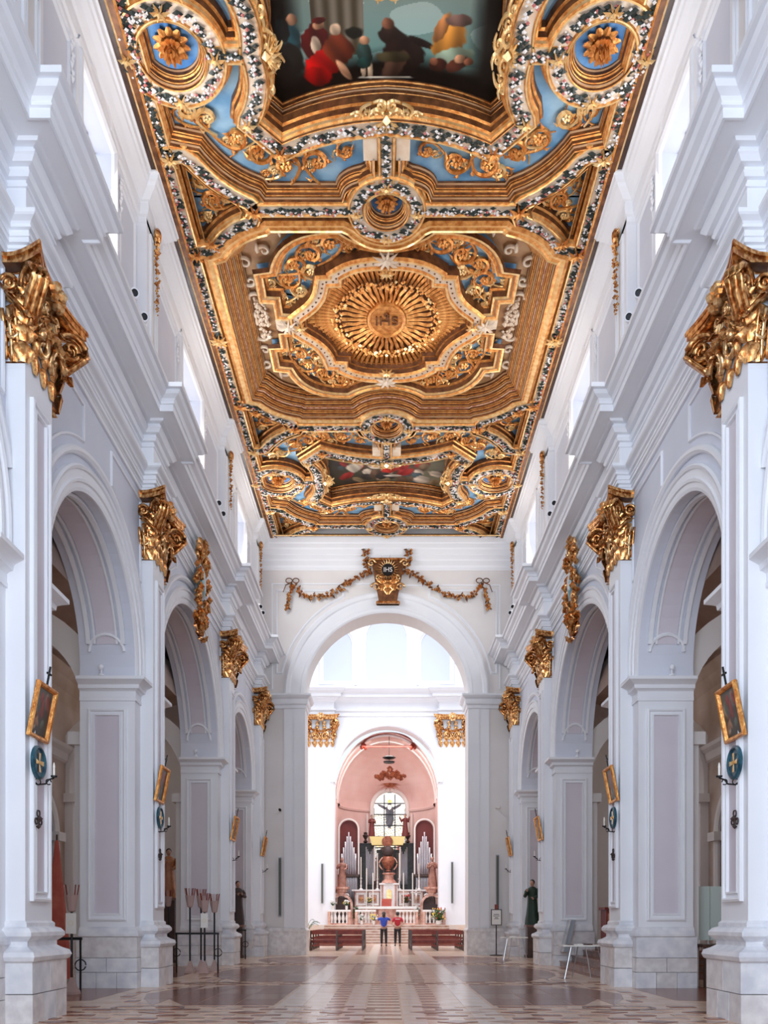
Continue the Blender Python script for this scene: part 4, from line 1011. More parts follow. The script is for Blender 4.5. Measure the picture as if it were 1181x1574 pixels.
for sg, nm in ((-1, 'left'), (1, 'right')):
    m_ = lambda px, py: (sg*(594.5-px)/40.6*1.0+.04, (1415-py)/40.6+1.3)
    swag('gilded_swag', [m_(*p) for p in ((562,850),(561,868),(570,880),(548,888),(530,902),(508,916),(488,922),(468,918),(452,905),(447,898))], 'long gilded leaf swag curving down on the %s of the great arch' % nm, 'gilded swags over the great arch')
    d = swag('gilded_drop', [m_(*p) for p in ((449,903),(444,918),(441,932),(440,944))], 'short gilded drop with ribbon bow ending the %s swag' % nm, 'gilded drops over the great arch', .08)
    b = MB()
    for e in (-1, 1): b.tube([(e*(.13+.12*math.cos(q*PI/6)), -.08, .18+.09*math.sin(q*PI/6)) for q in range(13)], .02, 5)
    b.tube([(0, -.08, .12), (sg*.25, -.08, .02), (sg*.35, -.08, -.25)], .02, 5); b.build('ribbon_bow', GOLDD, d)
# ------------------------------------------------------------ crossing and apse
AY = 50.0

CR = empty('wall_crossing', kind='structure', label='bright white walls of the crossing behind the great arch')
b = MB()
for sg in (-1, 1): b.box(*sorted((sg*7.4, sg*7.8)), 33.1, AY+.2, 0, 26)
b.box(-7.8, 7.8, 33.1, 33.3, 16, 26); b.box(-9.9, -3.08, 33.1, 33.25, 10, 16.2); b.box(3.08, 9.9, 33.1, 33.25, 10, 16.2); b.build('side_wall', WHITE, CR)
b = MB(); b.box(-8, 8, 33, 52, 26, 26.3); b.build('crossing_roof', WHITE, CR)
b = MB(); b.box(-9.9, 9.9, -2, 33.4, 9.62, 9.75) if False else b.box(4.9+1.1, 9.9, -2, 33.4, 9.62, 9.75); b.box(-9.9, -6.0, -2, 33.4, 9.62, 9.75); b.build('aisle_roof', BEIGE, CR)
aw = arch_wall('wall_apse', AY, 1.0, ER, 9.7, 7.4, 26, WHITE, 'tall white wall with the round arch opening into the pink apse')
b = MB(); b.sweep(arc(0.08, 9.7, ER, 0, 180, 40), [(0,0),(0,.05),(-.08,.08),(-.16,.05),(-.18,0)], lambda u, v, h: (u, AY-h, v)); b.build('archivolt', WHITE, aw)
b = MB()
for sg in (-1, 1):
    b.box(*sorted((sg*3.12, sg*4.62)), AY-.22, AY, 0, 13.4)
    b.box(*sorted((sg*3.05, sg*3.3)), AY-.3, AY+.9, 9.45, 9.75)
b.build('great_pilaster', WHITE, aw)
b = MB(); path = [(-7.4, AY), (-4.62, AY), (-4.62, AY-.22), (-3.12, AY-.22), (-3.12, AY), (3.12, AY), (3.12, AY-.22), (4.62, AY-.22), (4.62, AY), (7.4, AY)]
b.sweep(path, [(0,13.35),(-.05,13.38),(-.05,13.6),(-.12,13.66),(-.14,13.75),(-.03,13.78),(-.03,14.15),(-.1,14.2),(-.2,14.3),(-.25,14.4),(-.45,14.42),(-.45,14.6),(-.6,14.7),(-.7,14.85),(-.7,14.95),(0,15.0)], None); b.build('crossing_cornice', WHITE, aw)
b = MB(); f = MB()
for cx, w in ((0.0, 1.45), (-2.9, 1.1), (2.9, 1.1)):
    top = 18.0 if cx == 0 else 17.6
    lp = [(cx-w, 15.2)]+[(cx-w, top)]+arc(cx, top, w, 180, 0, 16)+[(cx+w, 15.2)]
    b.sweep(lp[::-1], [(0,0),(0,.06),(.06,.10),(.13,.10),(.15,.05),(.24,.05),(.26,0)], lambda u, v, h: (u, AY-h, v), closed=True)
    f.ngon([(cx+(u-cx)*.82, AY-.008, 15.3+(v-15.2)*.95) for u, v in lp])
for x in (-1.72, 1.72): b.box(x-.16, x+.16, AY-.12, AY, 15.2, 18.4)
b.build('blind_arch', WHITE, aw); f.build('blind_arch_field', MATS['pale_blue_plaster'], aw)
for sg in (-1, 1):
    c = copy_tree(cap0); c.location = (sg*3.87, AY-.22, 11.42); c.rotation_euler = (0, 0, -PI/2); c.scale = (1.1, 1.22, 1.42)
    tag(c, 'large gilded capital on the white pilaster %s of the apse arch' % ('left' if sg < 0 else 'right'), 'capital', 'gilded capitals of the apse arch')
# presbytery platform and steps
b = MB(); b.box(-7.4, 7.4, 49.2, 58.5, 0, 1.05); pres = b.build('floor_presbytery', FLIGHT, kind='structure', label='raised marble floor of the presbytery behind the steps')
st = empty('altar_steps', (0, 47.1, 0), label='wide pale marble steps rising to the altar rail', cat='steps')
for i in range(7):
    b = MB(); b.box(-3.6, 3.6, i*.3, 2.12, i*.15, (i+1)*.15-.012); b.box(-3.62, 3.62, i*.3-.03, 2.12, (i+1)*.15-.035, (i+1)*.15-.001, 1); b.build('step', [FMID, FLIGHT], st)
# apse shell
ap = MB(); R_ = 3.12; zs = 8.7
n = 20
prof = [(R_, 1.0), (R_, zs)]+[(R_*math.cos(math.radians(a)), zs+3.95*math.sin(math.radians(a))) for a in range(8, 91, 8)]+[(0.0, zs+3.95)]
full = [(x, z) for x, z in prof]+[(-x, z) for x, z in reversed(prof)]
for i in range(len(full)-1):
    (x0, z0), (x1, z1) = full[i], full[i+1]; ap.add([(x0,AY+1,z0),(x1,AY+1,z1),(x1,54,z1),(x0,54,z0)], [(0,1,2,3)])
ap.lathe(prof, (0, 54, 0), 28, a0=0, a1=PI)
shell = ap.build('wall_apse_shell', PINK, kind='structure', label='pink plastered apse with a half dome', smooth=False)
b = MB()
for y, k in ((51.6, .97), (53.4, .975)):
    b.sweep([(x*k, z if z < zs else zs+(z-zs)*k) for x, z in prof[1:-1]]+[(-x*k, zs+(z-zs)*k) for x, z in reversed(prof[1:-1])], [(0,-.12),(0,.12),(-.08,.12),(-.08,-.12)], lambda u, v, h, y=y: (u, y+h, v), pclosed=True)
b.build('vault_rib', CREAMW, shell)
b = MB(); b.lathe([(R_-.01, 8.55), (R_-.10, 8.6), (R_-.14, 8.7), (R_-.12, 8.78), (R_, 8.8)], (0, 54, 0), 24, a0=0, a1=PI)
b.build('apse_cornice', PINK, shell)
# stained glass window of the apse
WX, WY, WZ0, WZ1, WR = .20, 56.75, 5.3, 8.85, 1.05
wt = empty('window_9', (0, 0, 0), kind='structure', label='tall arched stained glass window at the back of the apse')
lp = [(WX+WR, WZ0)]+arc(WX, WZ1, WR, 0, 180, 20)+[(WX-WR, WZ0)]
b = MB(); b.sweep(lp, [(0,-.3),(0,.1),(-.06,.16),(-.22,.16),(-.28,.1),(-.28,-.3)], lambda u, v, h: (u, WY-h, v)); b.build('window_surround', CREAMW, wt)
def glass_bg(X, Y):
    img = np.zeros(X.shape+(3,))+np.array([.92,.93,.90]); n_ = (np.sin(X*23+Y*9)*np.sin(Y*31-X*7) > .45)[..., None]; k = ((Y > 1.4))[..., None]
    img = np.where(n_ & k, np.array([.55,.42,.16]), img); n2 = (np.sin(X*19-Y*21)*np.sin(Y*17+X*27) > .6)[..., None]; return np.where(n2 & k, np.array([.10,.16,.14]), img)
gs = [(1.05,1.55,.30,.9,0,(.05,.05,.06),.15),(.62,1.0,.45,.10,28,(.06,.05,.06),.2),(1.48,1.0,.45,.10,-28,(.06,.05,.06),.2),(1.05,.98,.14,.16,0,(.95,.92,.85),.2),(1.05,.60,.16,.12,0,(.85,.65,.15),.3),
      (.35,3.4,.26,.3,0,(.75,.5,.25),.3),(.5,4.1,.25,.5,20,(.12,.06,.05),.3),(1.75,3.6,.25,.6,-10,(.35,.05,.04),.3),(1.05,4.4,.22,.5,0,(.85,.75,.25),.3),(.3,4.5,.2,.3,0,(.35,.08,.05),.3)]
img = paint_canvas(2.1, 4.6, 64, 130, gs, glass_bg)
def gmask(i, j):
    x = (i-.5)*2*WR; z = WZ1+WR-j*(WZ1+WR-WZ0); return z < WZ1 or x*x+(z-WZ1)**2 < WR*WR*1.02
canvas_object('stained_glass', img, lambda i, j: (WX+(i-.5)*2*WR, WY-.02, WZ1+WR-j*(WZ1+WR-WZ0)), wt, MATS['lit_glass'], gmask)
b = MB()
for q in (-1, -.34, .34, 1): b.box(WX+q*WR-.03, WX+q*WR+.03, WY-.08, WY-.03, WZ0, WZ1+(.9 if abs(q) < .5 else .0))
for q in range(7): z = WZ0+.15+q*.74; hw = WR if z < WZ1 else math.sqrt(max(.01, WR*WR-(z-WZ1)**2)); b.box(WX-hw, WX+hw, WY-.08, WY-.03, z-.03, z+.03)
b.build('window_bars', IRON, wt)
for sg in (-1, 1):
    b = MB(); b.lathe([(.05,0),(.05,2.8)], (WX+sg*1.5, WY-.3, 5.6), 8); b.build('window_column', CREAMW, wt)
# hoop lamp frame and crown canopy
t = empty('carved_hoop', (.1, 51.25, 11.8), label='dark arched hoop frame hanging in the mouth of the apse vault', cat='frame')
b = MB(); b.tube([(1.5*math.cos(PI*i/20), 0, .15+.72*math.sin(PI*i/20)) for i in range(21)], .06, 6); b.build('hoop', WOOD, t)
b = MB(); b.box(-1.5, 1.5, -.05, .05, 0.0, .12); b.build('beam', WOOD, t)
for sg in (-1, 1):
    b = MB()
    for i in range(9): b.blob((sg*(1.5+.12*math.cos(i)), -.03, .05+.14*math.sin(i*1.7)), .12)
    b.build('carved_end', WOOD, t)
t = empty('hanging_lamp', (.15, 51.5, 11.0), label='small dark round lamp hanging above the crown canopy', cat='lamp')
b = MB(); b.lathe([(0,.32),(.3,.3),(.42,.22),(.3,.15),(0,.1)], n=14); b.build('lamp_shade', IRON, t)
b = MB(); b.lathe([(0,-.12),(.32,-.1),(.36,-.02),(0,0)], n=14); b.tube([(0,0,0),(0,0,1.6)], .015, 4); b.build('lamp_ring', IRON, t)
t = empty('crown_canopy', (.22, 55.0, 9.95), label='carved reddish crown canopy with rays above the stained glass window', cat='canopy')
b = MB(); random.seed(8)
for i in range(240):
    a = random.uniform(0, PI); b.blob((1.0*math.cos(a)*random.uniform(.5, 1), -.1+random.uniform(-.15, .1), .62+.30*math.sin(a)*random.uniform(.2, 1)+.14*math.cos(6*a)), random.uniform(.07, .13))
for i in range(12): b.blob((random.uniform(-.18, .18), -.1, 1.0+.03*i), .09)
b.build('crown', MATS['red_gilding'], t)
b = MB()
for i in range(15):
    a = PI+PI*i/14; r = .55 if i % 2 else .42; b.add([(-.06*math.sin(a), 0, .25+.06*math.cos(a)), (.06*math.sin(a), 0, .25-.06*math.cos(a)), (r*math.cos(a)*1.5, -.02, .25+r*math.sin(a)), (0, -.08, .3)], [(0,2,3),(1,3,2)])
b.build('rays', MATS['red_gilding'], t)
# ------------------------------------------------------------ floor inlay
FX = -.05
def slab(name, pts, m, h=.004, bev=0):
    b = MB(); b.prism([(FX+u, v) for u, v in pts], lambda u, v, h_: (u, v, h_), -.01, h); return b.build(name, m, floor)
def shared(name, w, l, m, h=.004):
    b = MB(); b.box(-w/2, w/2, -l/2, l/2, -.01, h); return b.mesh(name, m)
MT = {}
def tile(name, x, y, w, l, m, h=.004):
    k = (name, round(w, 3), round(l, 3), m.name)
    if k not in MT: MT[k] = shared(name, w, l, m, h)
    return inst(MT[k], name, floor, (FX+x, y, 0))
bays = [(6.6, 10.2), (12.95, 16.95), (18.0, 24.6), (25.7, 30.6)]
# long pale borders and centre lane
for u0, u1, m in ((-.58,-.27,FLIGHT),(.27,.58,FLIGHT),(-1.62,-1.22,FLIGHT),(1.22,1.62,FLIGHT)):
    y = 8.0
    while y < 46:
        l = 1.15; tile('pale_slab', (u0+u1)/2, y+l/2, u1-u0-.012, l-.014, m); y += l
y = 8.0; i = 0
while y < 31.5:                                # centre lane and ladders
    if not any(b - .05 < y < b + .75 for a, b in bays):
        tile('lane_slab', 0, y+.11, .50, .20, FBROWN if i % 2 else FLIGHT)
        if y < 24.8 and i % 2:
            for sg in (-1, 1): tile('ladder_slab', sg*.735, y+.14, .27, .17, FBROWN)
    y += .235; i += 1
tile('lane_slab', 0, 38.5, .5, 13, FMID)
for sg in (-1, 1): tile('lane_slab', sg*.9, 38.5, .5, 13, FMID)
# brown fields of large slabs between the bays
for k, (y0, y1) in enumerate(bays):
    for sg in (-1, 1):
        rows = max(2, round((y1-y0)/1.0)); cols = 4
        for r in range(rows):
            a0 = y0+(y1-y0)*r/rows; a1 = y0+(y1-y0)*(r+1)/rows
            edge = lambda y: 4.20-1.15*abs((y-(y0+y1)/2)/((y1-y0)/2))**2.2
            for c in range(cols):
                u0 = 1.68+c*.62; u1 = u0+.608; last = c == cols-1
                e0 = edge(a0+.02) if last else min(u1, edge(a0+.02)); e1 = edge(a1-.02) if last else min(u1, edge(a1-.02))
                if e0-u0 < .01 and e1-u0 < .01: continue
                e0 = max(e0, u0+.01); e1 = max(e1, u0+.01)
                slab('brown_slab', [(sg*u0, a0+.006), (sg*e0, a0+.006), (sg*e1, a1-.006), (sg*u0, a1-.006)][::sg], FBROWN if (r*3+c*5+k) % 4 else MATS['brown_floor_stone_b'])
        if k < 3:      # triangular brown field running into the side arch
            ym = (y0+y1)/2
            slab('side_slab', [(sg*4.75, ym-.3*(y1-y0)), (sg*6.2, ym-.42*(y1-y0)), (sg*6.2, ym+.42*(y1-y0)), (sg*4.75, ym+.3*(y1-y0))][::sg], FBROWN, .003)
            n = 9
            for q in range(n):
                t = (q+.5)/n; yy = y0+(y1-y0)*t; u = 4.42-.85*abs(2*t-1)**2
                tile('border_slab', sg*u, yy, .20, (y1-y0)/n*.62, FBROWN if q % 2 else FMID, .0055)
# cross bands of lozenges
for k, (a, b_) in enumerate(bays[:3]):
    y0, y1 = b_+.05, bays[k+1][0]-.05
    R_n = 3 if y1-y0 < 1.5 else 7
    for r in range(R_n):
        yy = y0+(y1-y0)*(r+.5)/R_n; dy = (y1-y0)/R_n*.42
        for q in range(-7, 8):
            u = q*.64+(.32 if r % 2 else 0)
            if abs(u) > 4.6: continue
            if abs(u+FX) < .30 and R_n > 3: continue
            if r % 3 == 1: slab('lozenge', [(u-.26, yy), (u, yy-dy), (u+.26, yy), (u, yy+dy)], FBROWN if q % 2 else FMID, .007)
            else: slab('band_slab', [(u-.20, yy-dy*.55), (u+.20, yy-dy*.55), (u+.20, yy+dy*.55), (u-.20, yy+dy*.55)], FBROWN if q % 2 else FMID, .0075)
for sg in (-1, 1):                             # interlaced rings by the piers
    for (cx, cy_) in ((3.5, 12.55), (3.5, 17.45), (3.5, 25.2)):
        b = MB(); b.sweep([(FX+sg*cx+.55*math.cos(2*PI*i/28), cy_+.32*math.sin(2*PI*i/28)) for i in range(28)], [(0,.009),(.07,.009)], lambda u, v, h: (u, v, h), closed=True)
        b.build('inlay_ring', FBROWN, floor)

# ------------------------------------------------------------ people
def skin_fig(name, joints, bones, m, parent, sub=2, root=0):
    me = bpy.data.meshes.new(name); me.from_pydata([j[0] for j in joints], bones, []); me.materials.append(m)
    o = bpy.data.objects.new(name, me); C.objects.link(o)
    if parent: o.parent = parent
    sk = o.modifiers.new('skin', 'SKIN'); sk.use_smooth_shade = True
    ly = me.skin_vertices[0].data if len(me.skin_vertices) else None
    if ly is None:
        bpy.context.view_layer.objects.active = o; ly = me.skin_vertices[0].data
    for i, j in enumerate(joints):
        r = j[1] if hasattr(j[1], '__len__') else (j[1], j[1]); ly[i].radius = r
    ly[root].use_root = True
    sb = o.modifiers.new('sub', 'SUBSURF'); sb.levels = sub; sb.render_levels = sub
    bpy.context.view_layer.update()
    dm = bpy.data.meshes.new_from_object(o.evaluated_get(bpy.context.evaluated_depsgraph_get())); dm.name = name
    bpy.data.objects.remove(o); r = inst(dm, name, parent); return r
def person(loc, label, elbows, hands, top_m, hem, hair_long, rot=0, lean=0):
    """standing adult, back to the camera (facing +Y). elbows/hands give left and right arm joints"""
    t = empty('person', loc, (0, 0, rot), label, 'person')
    J = [((0,0,.96),(.15,.11)), ((0,0,1.14),(.13,.10)), ((0,.0,1.36),(.16,.10)), ((0,.01,1.46),(.06,.06)), ((0,.03,1.54),(.055,.06)), ((0,.035,1.61),(.082,.095)), ((0,.03,1.685),(.07,.08)),
         ((0,.125,1.60),.018), ((-.083,.03,1.60),.016), ((.083,.03,1.60),.016)]
    B = [(0,1),(1,2),(2,3),(3,4),(4,5),(5,6),(5,7),(5,8),(5,9)]
    for sg, e, h in ((-1, elbows[0], hands[0]), (1, elbows[1], hands[1])):
        k = len(J); J += [((sg*.18,0,1.40),.055), (e,.042), (tuple(e[i]*.1+h[i]*.9 for i in range(3)),.028), (h,(.036,.02))]
        B += [(2,k),(k,k+1),(k+1,k+2),(k+2,k+3)]
        d = (Vector(h)-Vector(e)).normalized(); p = d.cross(Vector((0, 1, 0.2))).normalized()
        for q in range(4):
            f = len(J); b0 = Vector(h)+p*(q-1.5)*.018+d*.02; L_ = (.062, .072, .068, .052)[q]
            J += [(tuple(b0+d*.02), .0085), (tuple(b0+d*(.02+L_*.5)+Vector((0, -.008, 0))), .008), (tuple(b0+d*(.02+L_)+Vector((0, -.02, 0))), .006)]; B += [(k+3,f),(f,f+1),(f+1,f+2)]
        f = len(J); J += [(tuple(Vector(h)+p*.04-d*.01), .010), (tuple(Vector(h)+p*.055+d*.03), .008)]; B += [(k+3,f),(f,f+1)]
    for sg in (-1, 1):
        k = len(J); J += [((sg*.10,0,.88),.085), ((sg*.11,.01,.48),.055), ((sg*.115,-.02,.10),.038), ((sg*.125,.10,.04),(.04,.03))]
        B += [(0,k),(k,k+1),(k+1,k+2),(k+2,k+3)]
    skin_fig('body', J, B, SKIN, t)
    # clothes follow the body a little outside it
    J = [((0,0,hem),(.175,.125)), ((0,0,1.14),(.155,.118)), ((0,0,1.36),(.18,.118)), ((0,.005,1.45),(.075,.075))]; B = [(0,1),(1,2),(2,3)]
    for sg, e in ((-1, elbows[0]), (1, elbows[1])):
        k = len(J); m_ = tuple((Vector((sg*.19,0,1.40))*.25+Vector(e)*.75)); J += [((sg*.19,0,1.405),.075), (m_,.065)]; B += [(2,k),(k,k+1)]
    skin_fig('shirt', J, B, top_m, t)
    J = [((0,0,.97),(.165,.12))]; B = []
    for sg in (-1, 1):
        k = len(J); J += [((sg*.09,0,.86),.10), ((sg*.11,.01,.48),.073), ((sg*.115,-.01,.10),.062)]; B += [(0,k),(k,k+1),(k+1,k+2)]
    skin_fig('trousers', J, B, TROUS, t)
    for sg in (-1, 1):
        b = MB(); b.sphere((sg*.122, .05, .045), .05, sq=(.95, 2.6, .9)); b.build('shoe', IRON, t, smooth=True)
    b = MB(); b.sphere((0, .015, 1.655), .098, sq=(1.0, 1.08, 1.08), n=14, m=9)
    if hair_long: b.sphere((0, -.05, 1.57), .085, sq=(1, .75, 1.5), n=12, m=8)
    b.build('hair', HAIR, t, smooth=True)
    return t
person((-.14, 43.0, 0), 'woman in bright blue shirt and black trousers standing with both arms raised to her face', [(-.36,.10,1.30),(.36,.10,1.30)], [(-.10,.30,1.55),(.10,.30,1.55)], BSHIRT, .90, True)
pb = person((.56, 43.0, 0), 'man in red shirt and black trousers standing with hands clasped behind his back', [(-.30,-.08,1.14),(.30,-.08,1.14)], [(-.05,-.19,.98),(.05,-.19,1.0)], RSHIRT, .94, False)
b = MB(); b.box(-.12, .12, -.135, -.11, 1.36, 1.385); b.build('shirt_stripe', PETAL, pb)

# ------------------------------------------------------------ benches
def bench(w):
    t = empty('church_bench')
    for i, (z0, z1, y) in enumerate(((.70, .84, -.30), (.50, .58, -.27))):
        b = MB(); b.box(-w/2, w/2, y-.015, y+.015, z0, z1); b.build('back_rail', WOOD, t)
    b = MB(); b.box(-w/2, w/2, -.36, -.24, .84, .875); b.build('top_rail', WOOD, t)
    b = MB(); b.box(-w/2, w/2, -.26, .14, .42, .455); b.box(-w/2+.02, w/2-.02, -.24, -.20, .33, .42); b.build('seat', WOOD, t)
    b = MB(); b.box(-w/2, w/2, -.60, -.44, .20, .23); b.build('kneeler', WOOD, t)
    for x in (-w/2, 0, w/2):
        b = MB(); b.prism([(-.62,0),(-.56,0),(-.50,.18),(-.36,.18),(-.34,0),(-.22,0),(-.2,.2),(.02,.2),(.06,0),(.14,0),(.14,.42),(-.2,.44),(-.25,.87),(-.36,.87),(-.40,.24),(-.60,.24)], lambda u, v, h, x=x: (x+h, u, v), -.03, .03)
        b.build('bench_end' if x else 'middle_support', DWOOD, t)
    return t
bn = bench(2.25); first = True
for r in range(4):
    for sg, nm in ((-1, 'left'), (1, 'right')):
        c = bn if first else copy_tree(bn); first = False
        c.location = (sg*2.18+(.02), 36.9+r*1.35, 0)
        tag(c, 'reddish wooden church bench, %s row, %s' % (nm, ['nearest the camera', 'second from the camera', 'third from the camera', 'last before the steps'][r]), 'bench', 'wooden benches before the altar')

# ------------------------------------------------------------ altar rail, altars, statues, organ
PZ = 1.05
BAL = MB(); BAL.lathe([(.05,0),(.08,0),(.08,.05),(.04,.09),(.09,.22),(.10,.30),(.07,.44),(.035,.55),(.05,.60),(.08,.63),(.08,.68)], n=8); BAL = BAL.mesh('baluster', WMARB, True)
for x0, x1, nm in ((-3.45, -2.1, 'left end'), (-1.85, -.62, 'left of the steps'), (.55, 1.85, 'right of the steps'), (2.1, 3.45, 'right end')):
    t = empty('altar_rail', ((x0+x1)/2, 49.6, PZ), label='marble altar rail with balusters, %s section' % nm, cat='railing', group='altar rail sections')
    w = x1-x0; b = MB(); b.box(-w/2, w/2, -.15, .15, 0, .09); b.build('rail_base', RMARB, t)
    b = MB(); b.box(-w/2, w/2, -.16, .16, .77, .88); b.build('top_rail', WMARB, t)
    for e in (-1, 1): b = MB(); b.box(e*w/2-.08*(1+e), e*w/2+.08*(1-e), -.13, .13, .09, .77); b.build('end_post', RMARB, t)
    n = int((w-.36)/.2)+1
    for i in range(n): inst(BAL, 'baluster', t, (-w/2+.22+(w-.44)*i/max(1, n-1), 0, .09))
t = empty('altar_table', (.05, 50.9, PZ), label='long front altar table with a white cloth top', cat='altar')
b = MB(); b.box(-1.75, 1.75, -.4, .4, .95, 1.1); b.build('white_top', LINEN, t)
b = MB(); b.box(-1.6, 1.6, -.32, .32, 0, .1); b.box(-.5, .5, -.25, .25, .1, .95); b.build('base', RMARB, t)
for x in (-1.45, -1.0, 1.0, 1.45): b = MB(); b.lathe([(.14,.1),(.09,.2),(.09,.8),(.14,.95)], (x, 0, 0), 10); b.build('leg', RMARB, t, smooth=True)
t = empty('high_altar', (.15, 53.2, PZ), label='red and white marble high altar with a domed tabernacle', cat='altar')
b = MB(); b.box(-2.25, 2.25, -.2, .45, 0, 1.0); b.build('altar_body', RMARB, t)
b = MB(); b.box(-2.3, 2.3, -.35, .48, 1.0, 1.1); b.build('altar_top', WMARB, t)
b = MB(); b.box(-2.15, 2.15, .0, .45, 1.1, 2.1); b.build('gradine', RMARB, t)
b = MB(); b.box(-2.35, 2.35, -.08, .5, 2.1, 2.2); b.build('gradine_top', WMARB, t)
for x in (-1.75, -.95, .95, 1.75):
    b = MB(); b.sweep(rect(x-.32, x+.32, 1.2, 2.0), FRAME, lambda u, v, h: (u, -h, v), closed=True); b.build('carved_panel', WMARB, t)
    inst(FLOW, 'carved_flower', t, (x, -.03, 1.6), (0, 0, -PI/2), .9)
for x in (-1.35, -.55, .55, 1.35): b = MB(); b.box(x-.07, x+.07, -.06, 0, 1.1, 2.1); b.blob((x, -.06, 1.6), .09); b.build('pilaster_strip', BMARB, t)
b = MB(); b.box(-.55, .55, -.2, .5, 1.1, 2.5); b.box(-.62, .62, -.25, .5, 2.5, 2.6); b.build('tabernacle', WMARB, t)
b = MB(); b.prism([(-.16,1.5),(.16,1.5)]+arc(0, 2.05, .16, 0, 180, 8), lambda u, v, h: (u, h, v), -.26, -.19); b.build('tabernacle_door', GOLDB, t)
for x in (-.42, .42): b = MB(); b.lathe([(.07,1.15),(.05,1.25),(.05,2.35),(.08,2.48)], (x, -.24, 0), 8); b.build('column', RMARB, t, smooth=True)
b = MB(); b.lathe([(.5,2.6),(.42,2.75),(.30,2.85),(.28,3.1),(.42,3.18),(.42,3.25),(0,3.3)], (0, .15, 0), 12); b.build('tabernacle_dome', RMARB, t)
t = empty('monstrance', (.1, 53.3, 4.4), label='reddish carved urn with curling handles above the tabernacle', cat='ornament')
b = MB(); b.lathe([(.2,0),(.1,.12),(.3,.3),(.42,.6),(.36,.9),(.15,1.0)], n=12); b.build('urn', MATS['red_gilding'], t, smooth=True)
for sg in (-1, 1): b = MB(); b.tube([(sg*(.35+.22*math.sin(q*.45)), -.05, .1+.11*q) for q in range(8)], .045, 5); b.build('handle', RMARB, t, smooth=True)
b = MB(); b.sphere((0, -.1, 1.25), .36, n=12, m=8); b.build('dark_globe', DSTAT, t, smooth=True)
t = empty('statue_platform', (.05, 54.6, 6.15), label='pale yellow canopy slab with a round red emblem under the window', cat='canopy')
b = MB(); b.prism([(-1.15,.55),(-1.0,0),(1.0,0),(1.15,.55)], lambda u, v, h: (u, h, v), -.35, .35); b.build('slab', YELL, t)
b = MB(); b.lathe([(0,.1),(.34,.06),(.36,-.03),(.2,-.04),(.14,0)], n=16); b.v = [(x, -z-.4, y+.22) for x, y, z in b.v]; b.build('emblem', MATS['red_gilding'], t)
for sg in (-1, 1):
    b = MB(); b.lathe([(.05,0),(.05,2.2)], (sg*.82, -.2, -2.3), 8); b.build('canopy_column', WMARB, t)
def robed(name, loc, H, m, label, cat='statue', face=PI, arms=0, m2=None, group=None, halo=False):
    t = empty(name, loc, (0, 0, face), label, cat, group)
    k = H/1.7; b = MB(); n = 18; vs = []
    prof = [(.26,0),(.25,.2),(.20,.6),(.17,.9),(.165,1.05),(.19,1.25),(.205,1.36),(.12,1.44),(.055,1.47)]
    for (r, z) in prof:
        for i in range(n):
            a = 2*PI*i/n; f = 1+.09*math.sin(a*6+z*2)*(1 if z < 1.2 else .3); vs.append((r*f*math.cos(a)*k*1.05, r*f*math.sin(a)*k*.78, z*k))
    b.add(vs, [(i*n+q, i*n+(q+1)%n, (i+1)*n+(q+1)%n, (i+1)*n+q) for i in range(len(prof)-1) for q in range(n)]); b.build('robe', m, t, smooth=True)
    v = lambda x, y, z: (x*k, y*k, z*k)
    for sg in (-1, 1):
        e = v(sg*.27, .05, 1.12); h = v(sg*.08, .26, 1.20) if arms == 0 else (v(sg*.42, .15, 1.5) if arms == 1 else v(sg*.12, .24, 1.0 if sg < 0 else 1.3))
        b = MB(); b.tube([v(sg*.17, 0, 1.36), v(sg*.25, .02, 1.24), e, tuple((Vector(e)+Vector(h))/2), h], .07*k, 8, taper=[1, 1.05, 1.1, 1, .8]); b.build('sleeve', m, t, smooth=True)
        b = MB(); b.sphere(h, .045*k, sq=(1, 1.2, 1), n=8, m=5)
        for q in range(5): b.tube([h, (h[0]-sg*.02*k+(q-2)*.014*k, h[1]+.05*k, h[2]+.03*k), (h[0]-sg*.03*k+(q-2)*.016*k, h[1]+.07*k, h[2]+.06*k)], .009*k, 4)
        b.build('hand', m2 or SKIN, t, smooth=True)
    b = MB(); b.sphere(v(0, .02, 1.60), .10*k, sq=(.85, .95, 1.2), n=12, m=8); b.tube([v(0, 0, 1.42), v(0, .01, 1.54)], .05*k, 8); b.blob(v(0, .12, 1.59), .025*k, sq=(.7, 1, 1.3))
    for sg in (-1, 1): b.blob(v(sg*.085, .02, 1.60), .022*k)
    b.build('head', m2 or SKIN, t, smooth=True)
    b = MB(); b.sphere(v(0, -.01, 1.635), .108*k, sq=(.92, .95, 1.05), n=12, m=8); b.build('hair', HAIR if m2 is None else m2, t, smooth=True)
    if halo: b = MB(); b.lathe([(.15*k,0),(.18*k,.01)], v(0,-.05,1.63), 14); b.v = [(x, y0_, z0_) for x, y0_, z0_ in b.v]; b.build('halo', GOLDB, t)
    return t
robed('statue', (-2.72, 51.7, 3.35), 1.75, STATUE, 'brown robed statue with raised arm on the pedestal left of the altar', arms=2, m2=STATUE, group='statues flanking the altar')
robed('statue', (2.8, 51.7, 3.35), 1.8, STATUE, 'brown robed statue holding a child on the pedestal right of the altar', arms=0, m2=STATUE, group='statues flanking the altar')
